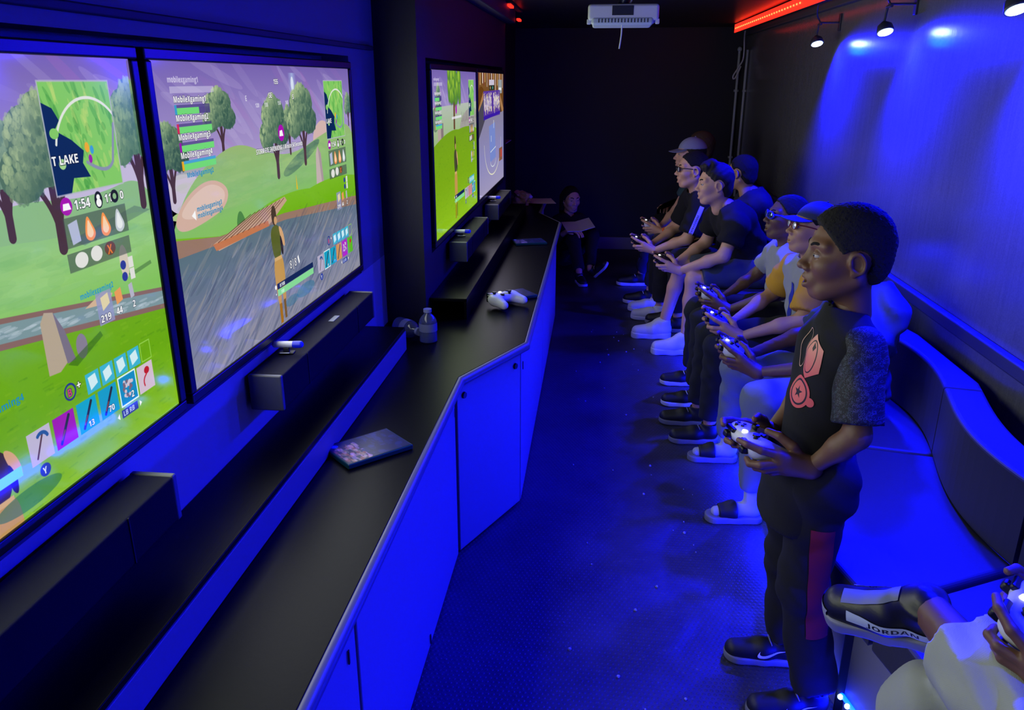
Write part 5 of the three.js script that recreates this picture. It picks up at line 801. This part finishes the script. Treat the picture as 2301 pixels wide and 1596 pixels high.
// man with pale cap and orange wristband
{
  const H = person({ label: 'man in a pale baseball cap with an orange wristband, seated beyond the man in glasses', base: [0.85, -6.05], s: 0.98, skin: skinFair, face: [-1, 0, 0.03], hairMat: hairBrown, hair: 'short', cap: { mat: cloth(0x8c92b4), brim: cloth(0x747aa0), tilt: 0.10 },
    pelvis: [0.945, 0.540, -6.06], neck: [0.700, 0.950, -5.98], shL: [0.705, 0.865, -5.80], shR: [0.695, 0.865, -6.16], elL: [0.605, 0.650, -5.77], elR: [0.590, 0.655, -6.19], knL: [0.465, 0.470, -5.86], knR: [0.430, 0.470, -6.22],
    head: { at: [0.642, 1.092, -5.96], dir: [-1, 0.05, 0.08], s: 0.97, mouth: 0.3 }, pad: { pos: [0.375, 0.595, -5.97], tilt: 0.3, label: 'white gamepad held by the man in the pale cap' },
    shoes: [{ heel: [0.460, 0, -5.90], dir: [-1, 0, 0.03] }, { heel: [0.420, 0, -6.46], dir: [-1, 0, 0.06] }], shoeMat: { upper: blackShoe, sole: white }, shirt: { mat: cloth(0x2e4a4e), sleeve: 0.5, loose: 0.014, fold: 0.003 }, pants: { mat: phys(0x2a2c44, 0.25), length: 0.9, loose: 0.012 } });
  const w = H.wrL, e = [0.605, 0.650, -5.77], d = norm3(sub3(w, e)), c = add3(w, d, -0.03), r = rod(add3(c, d, -0.009), add3(c, d, 0.009), 0.0305, 0.0295, 20); H.put('wristband', r, std(0xe86a28, 0.5));
}
// farthest seated person
person({ label: 'fair-haired person farthest along the bench, almost hidden behind the pale cap', base: [0.9, -6.6], s: 0.97, cell: 0.014, headCell: 0.0055, skin: skinFair, face: [-1, 0, 0], hairMat: hairFair, hair: 'short',
  pelvis: [0.965, 0.535, -6.60], neck: [0.830, 0.930, -6.56], shL: [0.830, 0.850, -6.39], shR: [0.825, 0.850, -6.74], elL: [0.730, 0.640, -6.36], elR: [0.72, 0.64, -6.77], wrL: [0.600, 0.690, -6.42], wrR: [0.56, 0.62, -6.66], hand: [0.50, 0.66, -6.46], knL: [0.54, 0.500, -6.49], knR: [0.54, 0.500, -6.72],
  head: { at: [0.775, 1.105, -6.53], dir: [-1, 0, 0], s: 1.0 }, shoes: [{ heel: [0.62, 0, -6.60], dir: [-1, 0, 0] }, { heel: [0.60, 0, -6.78], dir: [-1, 0, 0] }], shoeMat: { upper: blackShoe, sole: midGrey }, shirt: { mat: black, sleeve: 0.6 }, pants: { mat: nearBlack } });
// child sitting on the floor at the far end
person({ label: 'child in dark clothes sitting on the floor against the far end of the cabinets', base: [-0.25, -7.0], s: 0.78, cell: 0.011, headCell: 0.0045, skin: skinFair, face: [0.55, 0, 0.83], hairMat: hairBlack, hair: 'long',
  pelvis: [-0.285, 0.105, -7.10], neck: [-0.262, 0.475, -7.04], shL: [-0.160, 0.425, -7.08], shR: [-0.352, 0.425, -6.98], elL: [-0.085, 0.300, -6.98], elR: [-0.375, 0.285, -6.86], wrL: [-0.105, 0.390, -6.84], wrR: [-0.250, 0.385, -6.76], hand: [-0.165, 0.40, -6.70], knL: [-0.045, 0.330, -6.86], knR: [-0.200, 0.310, -6.72],
  head: { at: [-0.238, 0.618, -7.02], dir: [0.42, -0.12, 0.90], s: 0.90 }, shoes: [{ heel: [-0.005, 0.012, -6.66], dir: norm3([0.45, 0.55, 0.4]), up: [-0.6, 0.6, 0.2] }, { heel: [-0.150, 0, -6.52], dir: [0.3, 0, 0.95] }], shoe: 0.82, shoeMat: { upper: blackShoe, sole: white }, shirt: { mat: black, sleeve: 1.6, loose: 0.012 }, pants: { mat: nearBlack, loose: 0.010 } });
{ const o = thing('booklet', 'open booklet held by the child on the floor', 'booklet', [-0.165, 0.425, -6.755], 0.35); o.rotation.x = 0.35; const m = std(0xc4c8d0, 0.7); for (const k of [-1, 1]) { const p = part('page', bx(0, k * 0.125, -0.002, 0.002, -0.085, 0.085, 0.001), m, o); p.rotation.z = k * 0.14; } }
// person cropped at the corner, ankle crossed over the knee
{
  const A = person({ label: 'person cropped at the lower corner in pale sweatpants, ankle crossed over the knee', base: [0.95, -1.0], s: 1.0, cell: 0.0095, skin: skinDark, face: [-1, 0, -0.12], hairMat: hairBlack, hair: 'short',
    pelvis: [1.000, 0.545, -0.92], neck: [0.985, 1.020, -0.92], shL: [0.990, 0.940, -0.74], shR: [0.985, 0.940, -1.10], elL: [0.90, 0.72, -0.70], elR: [0.96, 0.740, -1.16], knL: [0.735, 0.630, -0.900], knR: [0.655, 0.495, -1.245],
    head: { at: [0.95, 1.18, -0.92], dir: [-1, 0, 0], s: 1 }, pad: { pos: [0.722, 0.775, -1.165], face: [-0.80, 0, -0.55], tilt: 0.5, label: 'white gamepad at the edge, held by the person in pale sweatpants' },
    shoes: [{ heel: [0.720, 0.575, -1.345], dir: norm3([-0.82, -0.16, -0.50]), up: [0.10, 0.85, 0.50], s: 0.98 }, { heel: [0.700, 0, -1.22], dir: [-1, 0, 0] }], shoeKind: 'bulky', shoeMat: { upper: phys(0x17171e, 0.4), sole: std(0x8a8c96, 0.5), lace: midGrey, heel: white },
    shirt: { mat: grey, sleeve: 1.2 }, pants: { mat: sweat, length: 0.75, loose: 0.026, fold: 0.006, cuff: 0.056, cell: 0.0085 } });
  // lettered strip and pale panels on the crossed shoe
  const sh = A.g.children.filter((c) => c.name === 'shoe')[0];
  const strip = canvasTexture(512, 64, (g) => { g.fillStyle = '#c4d0da'; g.fillRect(0, 0, 512, 64); g.save(); g.scale(1.7, 1); g.font = 'bold 46px sans-serif'; g.fillStyle = '#0a0c14'; g.fillText('JORDAN', 78, 49); g.restore(); });
  for (const k of [-1, 1]) part('lettered_strip', drape(bulkyUpper, [0.112, 0.062, k * 0.12], [0, 0, -k], [k, 0, 0], norm3([0, 1, 0]), 0.165, 0.020, 26, 5, 0.002, 0.2), std(0xffffff, 0.4, { map: strip, side: THREE.DoubleSide }), sh);
  part('tongue_panel', drape(bulkyUpper, [0.150, 0.22, 0], [0, -1, 0], [1, 0, 0], [0, 0, -1], 0.115, 0.034, 20, 8, 0.0022, 0.3), std(0x646c80, 0.5), sh);
  part('toe_panel', drape(bulkyUpper, [0.36, 0.040, 0], [-1, 0, 0], [0, 0, -1], [0, 1, 0], 0.060, 0.030, 12, 8, 0.002, 0.3), std(0x9a9eac, 0.4), sh);
}
// gamepad left on the far counter
gamepad('white gamepad left on a game case on the far counter', basis(norm3([0.6, 0, -0.8]), [0, 1, 0], norm3([0.8, 0, 0.6]), [-0.390, 0.7165, -3.28]), whitePlastic);
renderer.render(scene, camera);
